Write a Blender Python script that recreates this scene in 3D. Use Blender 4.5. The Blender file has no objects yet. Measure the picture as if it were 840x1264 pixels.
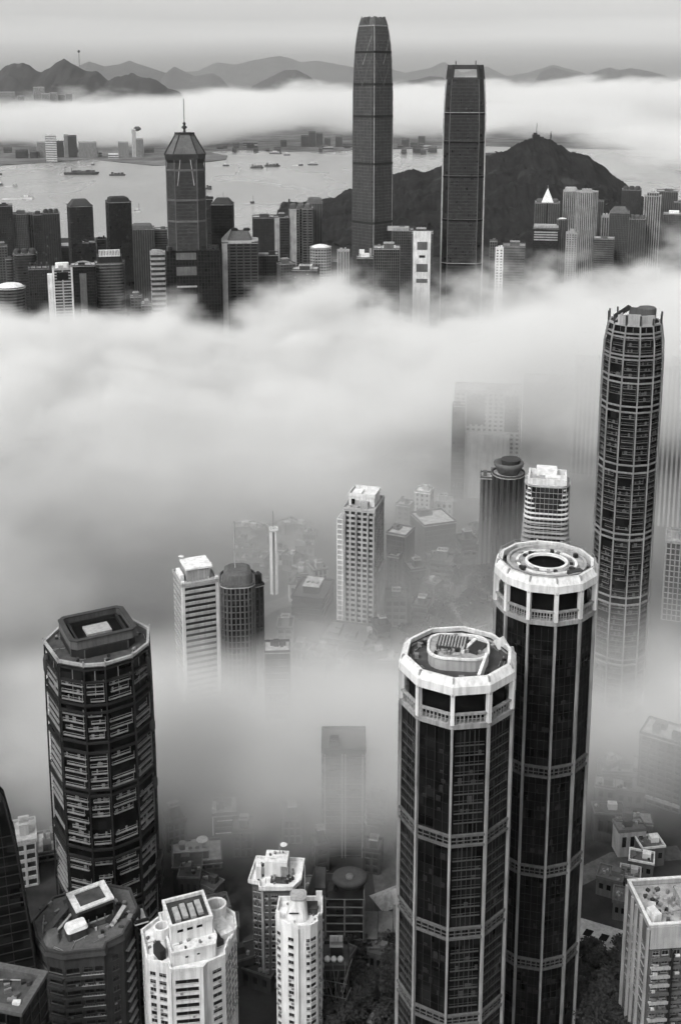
import bpy, math, random
from mathutils import Vector
R = math.radians
rnd = random.Random(11)
sc = bpy.context.scene
col = sc.collection

# ------------------------------------------------------------------ camera
F, CX, CY, CAMZ, TH = 1400.0, 420.0, 398.0, 330.0, R(12)
cd = bpy.data.cameras.new('camera'); cam = bpy.data.objects.new('camera', cd); col.objects.link(cam)
cam.location = (0, 0, CAMZ); cam.rotation_euler = (R(90) - TH, 0, 0)
cd.sensor_fit = 'AUTO'; cd.sensor_width = 36.0; cd.lens = F / 1264 * 36
cd.shift_y = -(632 - CY) / 1264
cd.clip_start = 1; cd.clip_end = 90000
sc.camera = cam

def at(px, py, Y):
    "world point on the vertical plane y = Y seen at a photograph pixel"
    u, v = (px - CX) / F, (CY - py) / F
    dx, dy, dz = u, math.cos(TH) + v * math.sin(TH), -math.sin(TH) + v * math.cos(TH)
    t = Y / dy
    return Vector((dx * t, Y, CAMZ + dz * t))
def depth(p): return p.y * math.cos(TH) + (CAMZ - p.z) * math.sin(TH)
def ground_at(px, py, z=2.0):
    a = at(px, py, 1000.0)
    t = (z - CAMZ) / (a.z - CAMZ)
    return Vector((a.x * t, 1000.0 * t, z))

# ------------------------------------------------------------------ materials (all greys: a monochrome place)
def newmat(name):
    m = bpy.data.materials.new(name); m.use_nodes = True
    nt = m.node_tree; b = nt.nodes['Principled BSDF']
    return m, nt, b
def concrete(name, v, rough=.8, var=.25, streak=.25, scale=.12):
    "painted or raw concrete with weather stains that belong to the wall"
    m, nt, b = newmat(name); N, L = nt.nodes, nt.links
    tc = N.new('ShaderNodeTexCoord')
    n1 = N.new('ShaderNodeTexNoise'); n1.inputs['Scale'].default_value = scale; n1.inputs['Detail'].default_value = 5
    L.new(tc.outputs['Object'], n1.inputs['Vector'])
    mp = N.new('ShaderNodeMapping'); mp.inputs['Scale'].default_value = (1, 1, .06)
    L.new(tc.outputs['Object'], mp.inputs['Vector'])
    n2 = N.new('ShaderNodeTexNoise'); n2.inputs['Scale'].default_value = .9; n2.inputs['Detail'].default_value = 3
    L.new(mp.outputs[0], n2.inputs['Vector'])
    r1 = N.new('ShaderNodeMapRange'); r1.inputs[1].default_value = .3; r1.inputs[2].default_value = .7; r1.inputs[3].default_value = 1 - var; r1.inputs[4].default_value = 1 + var * .4
    L.new(n1.outputs['Fac'], r1.inputs[0])
    r2 = N.new('ShaderNodeMapRange'); r2.inputs[1].default_value = .35; r2.inputs[2].default_value = .6; r2.inputs[3].default_value = 1 - streak; r2.inputs[4].default_value = 1
    L.new(n2.outputs['Fac'], r2.inputs[0])
    mu = N.new('ShaderNodeMath'); mu.operation = 'MULTIPLY'; L.new(r1.outputs[0], mu.inputs[0]); L.new(r2.outputs[0], mu.inputs[1])
    m2 = N.new('ShaderNodeMath'); m2.operation = 'MULTIPLY'; m2.inputs[1].default_value = v; L.new(mu.outputs[0], m2.inputs[0])
    L.new(m2.outputs[0], b.inputs['Base Color'])
    b.inputs['Roughness'].default_value = rough
    b.inputs['Specular IOR Level'].default_value = .3
    return m
def glass(name, v, rough=.22, cell=(3.1, 3.1, 3.3), lo=.35, hi=2.6, spec=.5, rv=.1):
    "dark window glass: each pane has its own tone (blinds, rooms behind)"
    m, nt, b = newmat(name); N, L = nt.nodes, nt.links
    tc = N.new('ShaderNodeTexCoord')
    sn = N.new('ShaderNodeVectorMath'); sn.operation = 'SNAP'; sn.inputs[1].default_value = cell
    L.new(tc.outputs['Object'], sn.inputs[0])
    wn = N.new('ShaderNodeTexWhiteNoise'); L.new(sn.outputs[0], wn.inputs['Vector'])
    pw = N.new('ShaderNodeMath'); pw.operation = 'POWER'; pw.inputs[1].default_value = 3; L.new(wn.outputs['Value'], pw.inputs[0])
    r1 = N.new('ShaderNodeMapRange'); r1.inputs[3].default_value = v * lo; r1.inputs[4].default_value = v * hi
    L.new(pw.outputs[0], r1.inputs[0]); L.new(r1.outputs[0], b.inputs['Base Color'])
    r2 = N.new('ShaderNodeMapRange'); r2.inputs[3].default_value = rough * (1-rv); r2.inputs[4].default_value = rough * (1+rv)
    L.new(wn.outputs['Value'], r2.inputs[0]); L.new(r2.outputs[0], b.inputs['Roughness'])
    b.inputs['Specular IOR Level'].default_value = spec
    return m
def plain(name, v, rough=.6, metal=0.0, spec=.4):
    m, nt, b = newmat(name)
    b.inputs['Base Color'].default_value = (v, v, v, 1); b.inputs['Roughness'].default_value = rough
    b.inputs['Metallic'].default_value = metal; b.inputs['Specular IOR Level'].default_value = spec
    return m
M = {
    'W': concrete('white_painted_concrete', .76, var=.2, streak=.26),
    'P': concrete('pale_concrete', .40),
    'M': concrete('grey_concrete', .115),
    'Q': concrete('grey_white_paint', .33, var=.3, streak=.35),
    'N': concrete('weathered_rail_concrete', .24),
    'D': concrete('dark_concrete', .05),
    'K': concrete('charcoal_cladding', .018, rough=.6),
    'g': glass('dark_window_glass', .013, rough=.3, spec=.3, lo=.5, hi=1.8),
    'h': glass('grey_window_glass', .03, rough=.35, spec=.3, lo=.75, hi=1.4),
    'b': glass('black_curtain_glass', .005, rv=.45, rough=.45, lo=.5, hi=2.5, spec=.09),
    'c': glass('silver_curtain_glass', .035, rough=.42, lo=.8, hi=1.5, cell=(2.4, 2.4, 3.9), spec=.3),
    'r': concrete('roof_screed', .38, var=.45, streak=0, scale=.35),
    'w': concrete('white_roof', .78, var=.3, streak=0, scale=.4),
    'd': concrete('dark_roof_felt', .07, var=.5, streak=0, scale=.35),
    't': plain('steel', .32, .45, .6),
    'k': plain('black_steel', .02, .5),
    'v': plain('painted_shade_black', .006, .9, 0, .05),  # near-black colour stands in for shade inside openings, wells and recesses
}

# ------------------------------------------------------------------ mesh building
class MB:
    def __init__(s): s.v = []; s.f = []
    def quadbox(s, c8):
        n = len(s.v); s.v += [tuple(p) for p in c8]
        s.f += [(n+3, n+2, n+1, n), (n+4, n+5, n+6, n+7), (n, n+1, n+5, n+4), (n+1, n+2, n+6, n+5), (n+2, n+3, n+7, n+6), (n+3, n, n+4, n+7)]
        return s
    def box(s, x, y, z0, z1, w, d, rot=0.0):
        ca, sa = math.cos(rot), math.sin(rot)
        P = [(x + a*ca - b*sa, y + a*sa + b*ca) for a, b in ((-w/2, -d/2), (w/2, -d/2), (w/2, d/2), (-w/2, d/2))]
        return s.quadbox([(p[0], p[1], z0) for p in P] + [(p[0], p[1], z1) for p in P])
    def seg(s, a, b, z0, z1, inn, out, t0=0.0, t1=None):
        "box along plan edge a-b (counter-clockwise outline), from inn metres inside to out metres outside"
        dx, dy = b[0]-a[0], b[1]-a[1]; l = math.hypot(dx, dy); dx /= l; dy /= l
        if t1 is None: t1 = l
        nx, ny = dy, -dx
        P = [(a[0]+dx*t+nx*o, a[1]+dy*t+ny*o) for t, o in ((t0, out), (t1, out), (t1, -inn), (t0, -inn))]
        return s.quadbox([(p[0], p[1], z0) for p in P] + [(p[0], p[1], z1) for p in P])
    def prism(s, poly, z0, z1, poly2=None):
        poly2 = poly2 or poly; n = len(s.v); k = len(poly)
        s.v += [(p[0], p[1], z0) for p in poly] + [(p[0], p[1], z1) for p in poly2]
        s.f += [tuple(n+k-1-i for i in range(k)), tuple(n+k+i for i in range(k))]
        s.f += [(n+i, n+(i+1) % k, n+k+(i+1) % k, n+k+i) for i in range(k)]
        return s
    def loft(s, secs, cap=True):
        "secs: list of (poly, z) with equal counts"
        n = len(s.v); k = len(secs[0][0])
        for poly, z in secs: s.v += [(p[0], p[1], z) for p in poly]
        for j in range(len(secs)-1):
            for i in range(k):
                s.f.append((n+j*k+i, n+j*k+(i+1) % k, n+(j+1)*k+(i+1) % k, n+(j+1)*k+i))
        if cap:
            s.f.append(tuple(n+k-1-i for i in range(k))); m = n+(len(secs)-1)*k
            s.f.append(tuple(m+i for i in range(k)))
        return s
    def ring(s, po, pi, z0, z1, po2=None, pi2=None):
        k = len(po); n = len(s.v); po2 = po2 or po; pi2 = pi2 or pi
        for P, z in ((po, z0), (po2, z1), (pi2, z1), (pi, z0)): s.v += [(p[0], p[1], z) for p in P]
        for i in range(k):
            j = (i+1) % k
            for a in range(4):
                b = (a+1) % 4
                s.f.append((n+a*k+i, n+a*k+j, n+b*k+j, n+b*k+i))
        return s
    def bar(s, a, b, w, h=None, k=4):
        a, b = Vector(a), Vector(b); d = (b-a)
        if d.length < 1e-6: return s
        d.normalize(); h = h or w
        up = Vector((0, 0, 1)) if abs(d.z) < .95 else Vector((0, 1, 0))
        x = d.cross(up).normalized(); y = x.cross(d)
        n = len(s.v)
        if k == 4: off = [(-w/2, -h/2), (w/2, -h/2), (w/2, h/2), (-w/2, h/2)]
        else: off = [(w/2*math.cos(2*math.pi*i/k), h/2*math.sin(2*math.pi*i/k)) for i in range(k)]
        for p in (a, b): s.v += [tuple(p + x*o[0] + y*o[1]) for o in off]
        s.f += [tuple(n+i for i in range(k)), tuple(n+2*k-1-i for i in range(k))]
        s.f += [(n+(i+1) % k, n+i, n+k+i, n+k+(i+1) % k) for i in range(k)]
        return s
    def lathe(s, prof, n=16, x=0.0, y=0.0, sx=1.0, sy=1.0):
        b = len(s.v)
        for r, z in prof:
            s.v += [(x+sx*r*math.cos(2*math.pi*i/n), y+sy*r*math.sin(2*math.pi*i/n), z) for i in range(n)]
        for j in range(len(prof)-1):
            for i in range(n):
                s.f.append((b+j*n+i, b+j*n+(i+1) % n, b+(j+1)*n+(i+1) % n, b+(j+1)*n+i))
        s.f.append(tuple(b+n-1-i for i in range(n))); m = b+(len(prof)-1)*n; s.f.append(tuple(m+i for i in range(n)))
        return s
    def tri(s, pts):
        n = len(s.v); s.v += [tuple(p) for p in pts]; s.f.append(tuple(range(n, n+len(pts)))); return s
    def build(s, name, mat, parent=None, smooth=False, loc=None, rz=0):
        me = bpy.data.meshes.new(name); me.from_pydata(s.v, [], s.f); me.update()
        o = bpy.data.objects.new(name, me); col.objects.link(o)
        if mat: me.materials.append(M[mat] if isinstance(mat, str) else mat)
        if smooth:
            for p in me.polygons: p.use_smooth = True
        if parent is not None: o.parent = parent
        if loc is not None: o.location = loc
        if rz: o.rotation_euler = (0, 0, rz)
        return o
def inst(src, parent, loc, rz=0, scale=None):
    o = src.copy(); col.objects.link(o); o.parent = parent; o.location = loc; o.rotation_euler = (0, 0, rz)
    if scale: o.scale = scale
    return o
def thing(name, label, cat, loc=(0, 0, 0), rz=0.0, group=None):
    o = bpy.data.objects.new(name, None); col.objects.link(o); o.location = loc; o.rotation_euler = (0, 0, rz)
    o.empty_display_size = .1
    o['label'] = label; o['category'] = cat
    if group: o['group'] = group
    return o
def mark(o, label, cat, group=None):
    o['label'] = label; o['category'] = cat
    if group: o['group'] = group
    return o
def struct(o, label=None, kind='structure'):
    o['kind'] = kind
    if label: o['label'] = label
    return o

# ------------------------------------------------------------------ outlines (counter-clockwise)
def rect(w, d): return [(-w/2, -d/2), (w/2, -d/2), (w/2, d/2), (-w/2, d/2)]
def cham(w, d, c): return [(-w/2+c, -d/2), (w/2-c, -d/2), (w/2, -d/2+c), (w/2, d/2-c), (w/2-c, d/2), (-w/2+c, d/2), (-w/2, d/2-c), (-w/2, -d/2+c)]
def ell(w, d, n=20, ph=0.0): return [(w/2*math.cos(ph+2*math.pi*i/n), d/2*math.sin(ph+2*math.pi*i/n)) for i in range(n)]
def rrect(w, d, r, n=4):
    out = []
    for cx, cy, a0 in ((w/2-r, -d/2+r, -90), (w/2-r, d/2-r, 0), (-w/2+r, d/2-r, 90), (-w/2+r, -d/2+r, 180)):
        out += [(cx+r*math.cos(R(a0+90*i/n)), cy+r*math.sin(R(a0+90*i/n))) for i in range(n+1)]
    return out
def cross(w, d, a, b):
    "plus-shaped plan: corners notched a by b"
    x, y = w/2, d/2
    return [(-x+a, -y), (x-a, -y), (x-a, -y+b), (x, -y+b), (x, y-b), (x-a, y-b), (x-a, y), (-x+a, y), (-x+a, y-b), (-x, y-b), (-x, -y+b), (-x+a, -y+b)]
def twin(w, d, g, b):
    "two lobes with a slot in front and behind"
    x, y = w/2, d/2
    return [(-x, -y), (-g/2, -y), (-g/2, -y+b), (g/2, -y+b), (g/2, -y), (x, -y), (x, y), (g/2, y), (g/2, y-b), (-g/2, y-b), (-g/2, y), (-x, y)]
def scl(poly, k, ky=None): return [(p[0]*k, p[1]*(ky or k)) for p in poly]
def mov(poly, x, y): return [(p[0]+x, p[1]+y) for p in poly]
def rot(poly, a): ca, sa = math.cos(a), math.sin(a); return [(p[0]*ca-p[1]*sa, p[0]*sa+p[1]*ca) for p in poly]
def offs(poly, d):
    "outline moved d metres outward (mitred)"
    n = len(poly); out = []
    for i in range(n):
        p0, p1, p2 = poly[i-1], poly[i], poly[(i+1) % n]
        def nrm(a, b):
            dx, dy = b[0]-a[0], b[1]-a[1]; l = math.hypot(dx, dy); return dy/l, -dx/l
        n1, n2 = nrm(p0, p1), nrm(p1, p2)
        k = max(.3, 1 + n1[0]*n2[0] + n1[1]*n2[1])
        out.append((p1[0] + d*(n1[0]+n2[0])/k, p1[1] + d*(n1[1]+n2[1])/k))
    return out
def edges(poly): return [(poly[i], poly[(i+1) % len(poly)]) for i in range(len(poly))]

def frame_grid(mb, poly, z0, z1, fh, sp, ps, pw, dep, corner=True, skip=0):
    "projecting floor bands and piers in front of the glazing"
    nf = max(1, int((z1-z0)/fh)); fh = (z1-z0)/nf
    for a, b in edges(poly):
        l = math.hypot(b[0]-a[0], b[1]-a[1])
        if sp > 0:
            for i in range(nf+1):
                z = z0+i*fh
                mb.seg(a, b, max(z0, z-sp*.5), min(z1, z+sp*.5), .05, dep)
        if pw > 0:
            nb = max(1, round(l/ps))
            for j in range(0 if corner else 1, nb+1 if corner else nb):
                t = l*j/nb
                mb.seg(a, b, z0, z1-.02, .06, dep+.12, max(0.004, t-pw/2), min(l-.004, t+pw/2))
    return nf

STY = {  # spandrel share of the floor, pier spacing, pier width, projection
    'grid': (.42, 3.6, 1.1, .45), 'band': (.48, 0, 0, .6), 'fin': (.12, 2.6, .8, .6), 'curtain': (.1, 2.4, .18, .14),
    'punch': (.5, 4.2, 2.2, .4), 'rib': (0, 3.4, 1.6, 1.0), 'wide': (.3, 7.5, 1.0, .5), 'bandrib': (.4, 9, 1.6, .7),
}

def tower(name, label, px, py, Y, w, d=None, rz=0.0, shape='rect', sty='grid', wall='M', gl='g', fh=3.5, roof='r', kit=('box',),
          par=1.2, z0=2.0, cat='building', top=None, group=None, wm=None, sh=None, base=None):
    "a building whose roof centre is seen at (px, py), Y metres from the camera, w pixels wide"
    p = at(px, py, Y); H = p.z - z0
    wm = wm or w*depth(p)/F; dm = d or wm*.9
    face = -math.atan2(p.x, p.y)
    t = thing(name, label, cat, (p.x, Y, z0), face + R(rz), group)
    cr = abs(math.cos(R(rz))) + abs(math.sin(R(rz)))*(dm/wm)
    if shape in ('rect', 'cham', 'twin', 'cross', 'rrect'): wm = wm/cr; dm = dm/cr
    poly = {'rect': lambda: rect(wm, dm), 'cham': lambda: cham(wm, dm, sh or min(wm, dm)*.25), 'round': lambda: ell(wm, dm, sh or 16),
            'cross': lambda: cross(wm, dm, wm*.22, dm*.22), 'twin': lambda: twin(wm, dm, wm*.12, dm*.3), 'rrect': lambda: rrect(wm, dm, min(wm, dm)*(sh or .3))}[shape]()
    MB().prism(poly, 0, H).build('glazing', gl, t)
    sp, ps, pw, dep = STY[sty]
    f = MB(); frame_grid(f, poly, 0, H, fh, sp*fh, ps or 1, pw, dep, corner=True)
    f.build('facade_frame', wall, t)
    o = offs(poly, dep + .2)
    MB().prism(o, H+.01, H+.6).build('roof', roof, t)
    if par: MB().ring(o, offs(poly, dep-.35), H+.61, H+.6+par).build('parapet', wall, t)
    roofkit(t, poly, wm, dm, H+.6, kit, wall, gl)
    return t, poly, H, wm, dm

def clutter(t, w, d, z, n, seed, x0=0.0, y0=0.0, size=1.0):
    "small roof plant, pipes and aerials scattered on a roof"
    rr = random.Random(seed)
    for i in range(n):
        x, y = x0+rr.uniform(-.5, .5)*w, y0+rr.uniform(-.5, .5)*d; q = rr.random()
        if q < .55: MB().box(x, y, z, z+rr.uniform(.5, 1.6)*size, rr.uniform(.6, 1.9)*size, rr.uniform(.6, 1.5)*size, rr.uniform(0, 1.5)).build('cooling_unit', rr.choice('tMkNQ'), t)
        elif q < .8:
            a = rr.choice((0, 1.57))+.1; l = rr.uniform(2, 6)*size; MB().bar((x-l*.5*math.cos(a), y-l*.5*math.sin(a), z+.35), (x+l*.5*math.cos(a), y+l*.5*math.sin(a), z+.35), .25*size, k=6).build('roof_pipe', rr.choice('tQ'), t)
        elif q < .92: MB().lathe([(.7*size, z), (.7*size, z+1.5*size), (.2*size, z+1.9*size)], 10, x, y).build('water_tank', rr.choice('QtN'), t)
        else: MB().bar((x, y, z), (x, y, z+rr.uniform(3, 6)*size), .16*size, k=5).build('antenna', 't', t)
def roofkit(t, poly, w, d, z, kit, wall, gl):
    if not kit:
        for i in range(rnd.randint(2, 4)):
            MB().box(w*rnd.uniform(-.3, .3), d*rnd.uniform(-.3, .3), z, z+rnd.uniform(1.5, 4.5), w*rnd.uniform(.12, .35), d*rnd.uniform(.15, .4)).build('plant_room', wall, t)
    for k in kit:
        if k == 'box':
            a, b, h = w*rnd.uniform(.4, .55), d*rnd.uniform(.4, .55), rnd.uniform(3.5, 6)
            x, y = w*rnd.uniform(-.1, .1), d*rnd.uniform(-.1, .1)
            o = MB().box(x, y, z+.01, z+h, a, b).build('plant_room', wall, t)
            MB().box(x, y, z+h+.01, z+h+.4, a+.6, b+.6).build('plant_roof', 'r', o)
            for i in range(3): MB().box(x-a*.3+a*.3*i, y-b*.1, z+h+.41, z+h+1.6, 1.6, 2.4).build('cooling_unit', 't', o)
        elif k == 'tier':
            q = scl(poly, .72); h = rnd.uniform(5, 8)
            o = MB().prism(q, z+.01, z+h).build('upper_tier', gl, t)
            f = MB(); frame_grid(f, q, z+.02, z+h, 3, .9, 4, .9, .3); f.build('tier_frame', wall, o)
            MB().prism(offs(q, .5), z+h+.01, z+h+.5).build('tier_roof', 'r', o)
            MB().box(0, 0, z+h+.51, z+h+3.4, w*.3, d*.3).build('lift_house', wall, o)
        elif k == 'crown':
            q = scl(poly, .93); h = 6.5
            o = MB().prism(q, z+.01, z+h*.8, scl(poly, .8)).build('crown', wall, t)
            MB().prism(scl(poly, .8), z+h*.8+.01, z+h, scl(poly, .6)).build('crown_cap', wall, o)
        elif k == 'gable':
            n = MB(); h = w*.28
            n.v = [(-w/2, -d/2, z+.01), (w/2, -d/2, z+.01), (w/2, d/2, z+.01), (-w/2, d/2, z+.01), (-w*.28, -d*.3, z+h), (w*.28, -d*.3, z+h), (w*.28, d*.3, z+h), (-w*.28, d*.3, z+h)]
            n.f = [(3, 2, 1, 0), (4, 5, 6, 7), (0, 1, 5, 4), (1, 2, 6, 5), (2, 3, 7, 6), (3, 0, 4, 7)]
            n.build('sloping_crown', wall, t)
        elif k == 'dome':
            MB().lathe([(w*.46*math.cos(a), z+.01+w*.16*math.sin(a)) for a in [i*math.pi/2/6 for i in range(6)]]+[(.2, z+w*.16)], 20, sy=d/w).build('dome', 'w', t, smooth=True)
        elif k == 'pyr':
            MB().prism(rect(w*.5, d*.5), z+.01, z+w*.6, rect(.4, .4)).build('pyramid_roof', 'w', t)
            MB().bar((0, 0, z+w*.6), (0, 0, z+w*.6+5), .7).build('finial', 't', t)
        elif k == 'mast':
            h = rnd.uniform(9, 15); x = w*rnd.uniform(-.25, .25)
            o = MB().bar((x, 0, z), (x, 0, z+h), .55, k=6).build('antenna', 't', t)
        elif k == 'tank':
            for i in range(2): MB().lathe([(1.7, z+.01), (1.7, z+2.6), (.3, z+3.1)], 10, w*(-.3+.25*i), d*.28).build('water_tank', 'P', t)
        elif k == 'white':
            a, b = w*.5, d*.5
            MB().box(0, 0, z+.01, z+4.5, a, b).build('roof_house', 'w', t)
        elif k == 'fins':
            for x in (-.42, -.14, .14, .42): MB().box(w*x, 0, z+.01, z+6, 1.2, d*.7).build('roof_fin', wall, t)
        elif k == 'lobes':
            for x in (-.32, 0, .32): MB().lathe([(w*.15, z+.01), (w*.15, z+4), (w*.1, z+6)], 10, w*x, 0).build('roof_turret', wall, t)
# ------------------------------------------------------------------ walls with real window openings
def window_mesh(w, h, style=0):
    "a pane set back in its opening, with a thin frame: returns (frame, pane) meshes"
    f = MB()
    f.box(0, .1, 0, .09, w, .14); f.box(0, .1, h-.09, h, w, .14)
    f.box(-w/2+.05, .1, .091, h-.091, .1, .13); f.box(w/2-.05, .1, .091, h-.091, .1, .13)
    f.box(0, -.06, -.1, -.005, w+.16, .3)
    if style != 2: f.box(0, .1, .091, h-.091, .08, .12)
    if style == 1: f.box(0, .1, h*.62, h*.62+.07, w-.22, .11)
    return f
def punched(t, poly, cols, H, fh, wall, gl='b', ww_h=1.5, sill=1.0, top_blank=2.0, vis=None, balcony=(), nmax=98, wbot=0.0, trim='P'):
    """cols: {edge: [(f0, f1), ...]} window columns as fractions of the edge. The wall is piers and spandrels, so every window is a real
    opening; each window seen from the camera is a part of its own"""
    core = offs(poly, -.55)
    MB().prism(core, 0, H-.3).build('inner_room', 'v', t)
    wb = MB(); E = edges(poly); nf = int((H-top_blank)/fh)
    zs = [H-top_blank-fh*(i+1) for i in range(nf)]
    wins = []
    for i, (a, b) in enumerate(E):
        l = math.hypot(b[0]-a[0], b[1]-a[1]); dx, dy = (b[0]-a[0])/l, (b[1]-a[1])/l
        cs = sorted(cols.get(i, []))
        x = 0.0
        for c0, c1 in cs:
            wb.seg(a, b, 0, H, .5, 0, x, c0*l)
            prev = H
            for z in zs:
                wb.seg(a, b, z+sill+ww_h, prev, .5, 0, c0*l, c1*l); prev = z+sill
                if vis is None or i in vis: wins.append((z, i, a[0]+dx*(c0+c1)/2*l, a[1]+dy*(c0+c1)/2*l, math.atan2(dy, dx), (c1-c0)*l))
            wb.seg(a, b, 0, prev, .5, 0, c0*l, c1*l)
            x = c1*l
        wb.seg(a, b, 0, H, .5, 0, x, l)
    wb.build('wall', wall, t)
    wins.sort(key=lambda q: -q[0])
    proto = {}
    for z, i, x, y, a, w in wins[:nmax]:
        if z < wbot: continue
        k = (round(w, 2))
        s = rnd.choice((0, 0, 1, 2)); kk = (k, s)
        nx, ny = math.sin(a), -math.cos(a)
        loc = (x, y, z+sill)
        if kk not in proto:
            o = window_mesh(w-.01, ww_h-.01, s).build('window', trim, t)
            p = MB().box(0, .14, .05, ww_h-.06, w-.1, .04).build('pane', 'g', o)
            proto[kk] = (o, p)
            o.location = loc; o.rotation_euler = (0, 0, a)
        else:
            o = inst(proto[kk][0], t, loc, a); inst(proto[kk][1], o, (0, 0, 0))
        if rnd.random() < .34:
            ac = (w*rnd.choice((-.25, .25)), -.28, -.72)
            if 'ac' not in proto: proto['ac'] = MB().box(0, 0, 0, .55, .85, .5).build('cooling_unit', 't', o, loc=ac)
            else: inst(proto['ac'], o, ac)
    for i in balcony:
        a, b = E[i]
        for z in zs:
            bo = MB()
            bo.seg(a, b, z+sill-1.05, z+sill-.85, -.01, 1.5, .6); bo.seg(a, b, z+sill-.84, z+sill+.15, -1.38, 1.5, .6)
            bo.build('balcony', wall, t)
    return core, zs
def vloc(poly, k): return scl(poly, k)

def base_thing(name, label, px, py, Y, rz=0.0, z0=2.0, cat='building'):
    p = at(px, py, Y); face = -math.atan2(p.x, p.y)
    return thing(name, label, cat, (p.x, Y, z0), face+R(rz)), p.z-z0, depth(p)/F

def ngon_front(angles, r): return [(r*math.sin(R(a)), -r*math.cos(R(a))) for a in angles]   # 0 faces the camera, + to the right, ccw

# ------------------------------------------------------------------ the two dark twelve-sided towers with white crowns
def polygon_tower(label, px, py, Y, rpx, a0, styles, rings, kind, ns=12):
    t, H, m = base_thing('residential_tower', label, px, py, Y)
    r = rpx*m
    ang = [a0+360/ns*i for i in range(ns)]
    P = ngon_front(ang, r); E = edges(P)
    zc = H-15.0                                        # top of the dark glass, foot of the white crown
    MB().prism(offs(P, -.5), 0, zc).build('glazing', 'b', t)
    for i, (a, b) in enumerate(E):
        mid = ang[i]+180/ns
        if abs((mid+180) % 360-180) > 115: continue
        l = math.hypot(b[0]-a[0], b[1]-a[1]); f = MB(); st = styles.get(i, 'slat')
        z = 3.0
        while z < zc-3:
            if not any(abs(z-zr) < 4.2 for zr in rings):
                if st == 'slat':
                    f.seg(a, b, z, z+.22, .5, -.05, 1.1, l-1.1)
                    f.seg(a, b, z+1.15, z+1.27, .2, -.1, 1.1, l-1.1)
                elif st == 'faint': f.seg(a, b, z, z+.12, .5, -.42, 1.0, l-1.0)
                elif st == 'blank': f.seg(a, b, z, z+.05, .5, -.46, 1.0, l-1.0)
            z += 3.2
        if st == 'slat':
            for tt in (.36, .64): f.seg(a, b, 0, zc-1, .5, -.32, l*tt-.12, l*tt+.12)
        f.seg(a, b, 2.5, zc-1, .5, -.4, l*.5-.1, l*.5+.1)
        rq = random.Random(i*7+int(r*10))
        for tt in (.25, .75): f.seg(a, b, 2.5, zc-1, .5, -.43, l*tt-.07, l*tt+.07)
        for _ in range(34):
            u = rq.uniform(.12, .82)*l; zq = 3+3.2*rq.randint(2, int((zc-10)/3.2))
            if not any(abs(zq-zr) < 5 for zr in rings): f.seg(a, b, zq+.3, zq+rq.uniform(1.0, 2.6), .45, -.3, u, u+rq.uniform(.5, 1.5))
        f.build('balcony_frame', 'D' if st == 'slat' else 'K', t)
    for i, a in enumerate(P):                           # white corner pilasters, full height
        q = mov(rot(rect(.74, .95), R(ang[i])), a[0], a[1])
        MB().prism(q, 0, zc+.5).build('pilaster', 'Q', t)
    for zr in rings:                                    # mechanical floors: two beams and a dark slot
        for dz in (-1.9, 1.5):
            MB().ring(offs(P, .28), offs(P, -.45), zr+dz, zr+dz+.75).build('ring_beam', 'M', t)
        vb = MB()
        for a, b in E:
            l = math.hypot(b[0]-a[0], b[1]-a[1])
            vb.seg(a, b, zr-.1, zr+.1, .3, -.05)
            for k in range(1, 5): vb.seg(a, b, zr-1.1, zr+1.49, .3, 0, l*k/5-.15, l*k/5+.15)
        vb.build('slot_grille', 'M', t)
    # crown: balcony ring, tall openings, white band, rim
    c = thing_part('crown', t)
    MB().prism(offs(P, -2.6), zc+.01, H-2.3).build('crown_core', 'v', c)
    MB().ring(offs(P, .3), offs(P, -2), zc, zc+1.5).build('lower_beam', 'Q', c)
    rb = MB()
    for a, b in E:
        l = math.hypot(b[0]-a[0], b[1]-a[1]); n = 9; rb.seg(a, b, zc+2.7, zc+2.85, .5, -.4)
        for k in range(1, n): rb.seg(a, b, zc+1.51, zc+4.2, .55, -.35, l*k/n-.17, l*k/n+.17)
    rb.build('balustrade_rib', 'Q', c)
    MB().ring(offs(P, .1), offs(P, -.9), zc+4.21, zc+4.8).build('upper_beam', 'Q', c)
    for i, a in enumerate(P):
        q = mov(rot(rect(1.15, 1.6), R(ang[i])), a[0]*.985, a[1]*.985)
        MB().prism(q, zc+1.52, H-3.91).build('crown_post', 'W', c)
    MB().ring(offs(P, .55), offs(P, -1.6), H-3.9, H-1.4, offs(P, .45), offs(P, -1.7)).build('white_band', 'W', c)
    MB().ring(offs(P, .45), offs(P, -1.7), H-1.39, H+.6, offs(P, -1.0), offs(P, -1.9)).build('white_bevel', 'W', c)
    for i, a in enumerate(P):
        q1 = mov(rot(rect(.7, 1.0), R(ang[i])), a[0]*1.01, a[1]*1.01)
        MB().prism(q1, H-4.3, H+.9, mov(rot(rect(.5, .8), R(ang[i])), a[0]*.95, a[1]*.95)).build('crown_fin', 'P', c)
    MB().prism(offs(P, -1.95), H-2.2, H-1.9).build('roof_moat', 'd', t)
    return t, P, H, r
def thing_part(name, parent):
    o = bpy.data.objects.new(name, None); col.objects.link(o); o.parent = parent; o.empty_display_size = .1
    return o

def pipes(parent, r0, r1, z, n, seed):
    rr = random.Random(seed)
    for i in range(n):
        a = rr.uniform(0, 2*math.pi); b = a+rr.uniform(.1, .4); q = rr.uniform(r0, r1)
        MB().bar((q*math.cos(a), q*math.sin(a), z+.5), (q*math.cos(b), q*math.sin(b), z+.5), .3, k=6).build('roof_pipe', 't', parent)
    for i in range(n):
        a = rr.uniform(0, 2*math.pi); q = rr.uniform(r0, r1)
        MB().box(q*math.cos(a), q*math.sin(a), z, z+rr.uniform(.7, 1.5), rr.uniform(.8, 1.8), rr.uniform(.8, 1.6), a).build('cooling_unit', rnd.choice('tPk'), parent)

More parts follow.
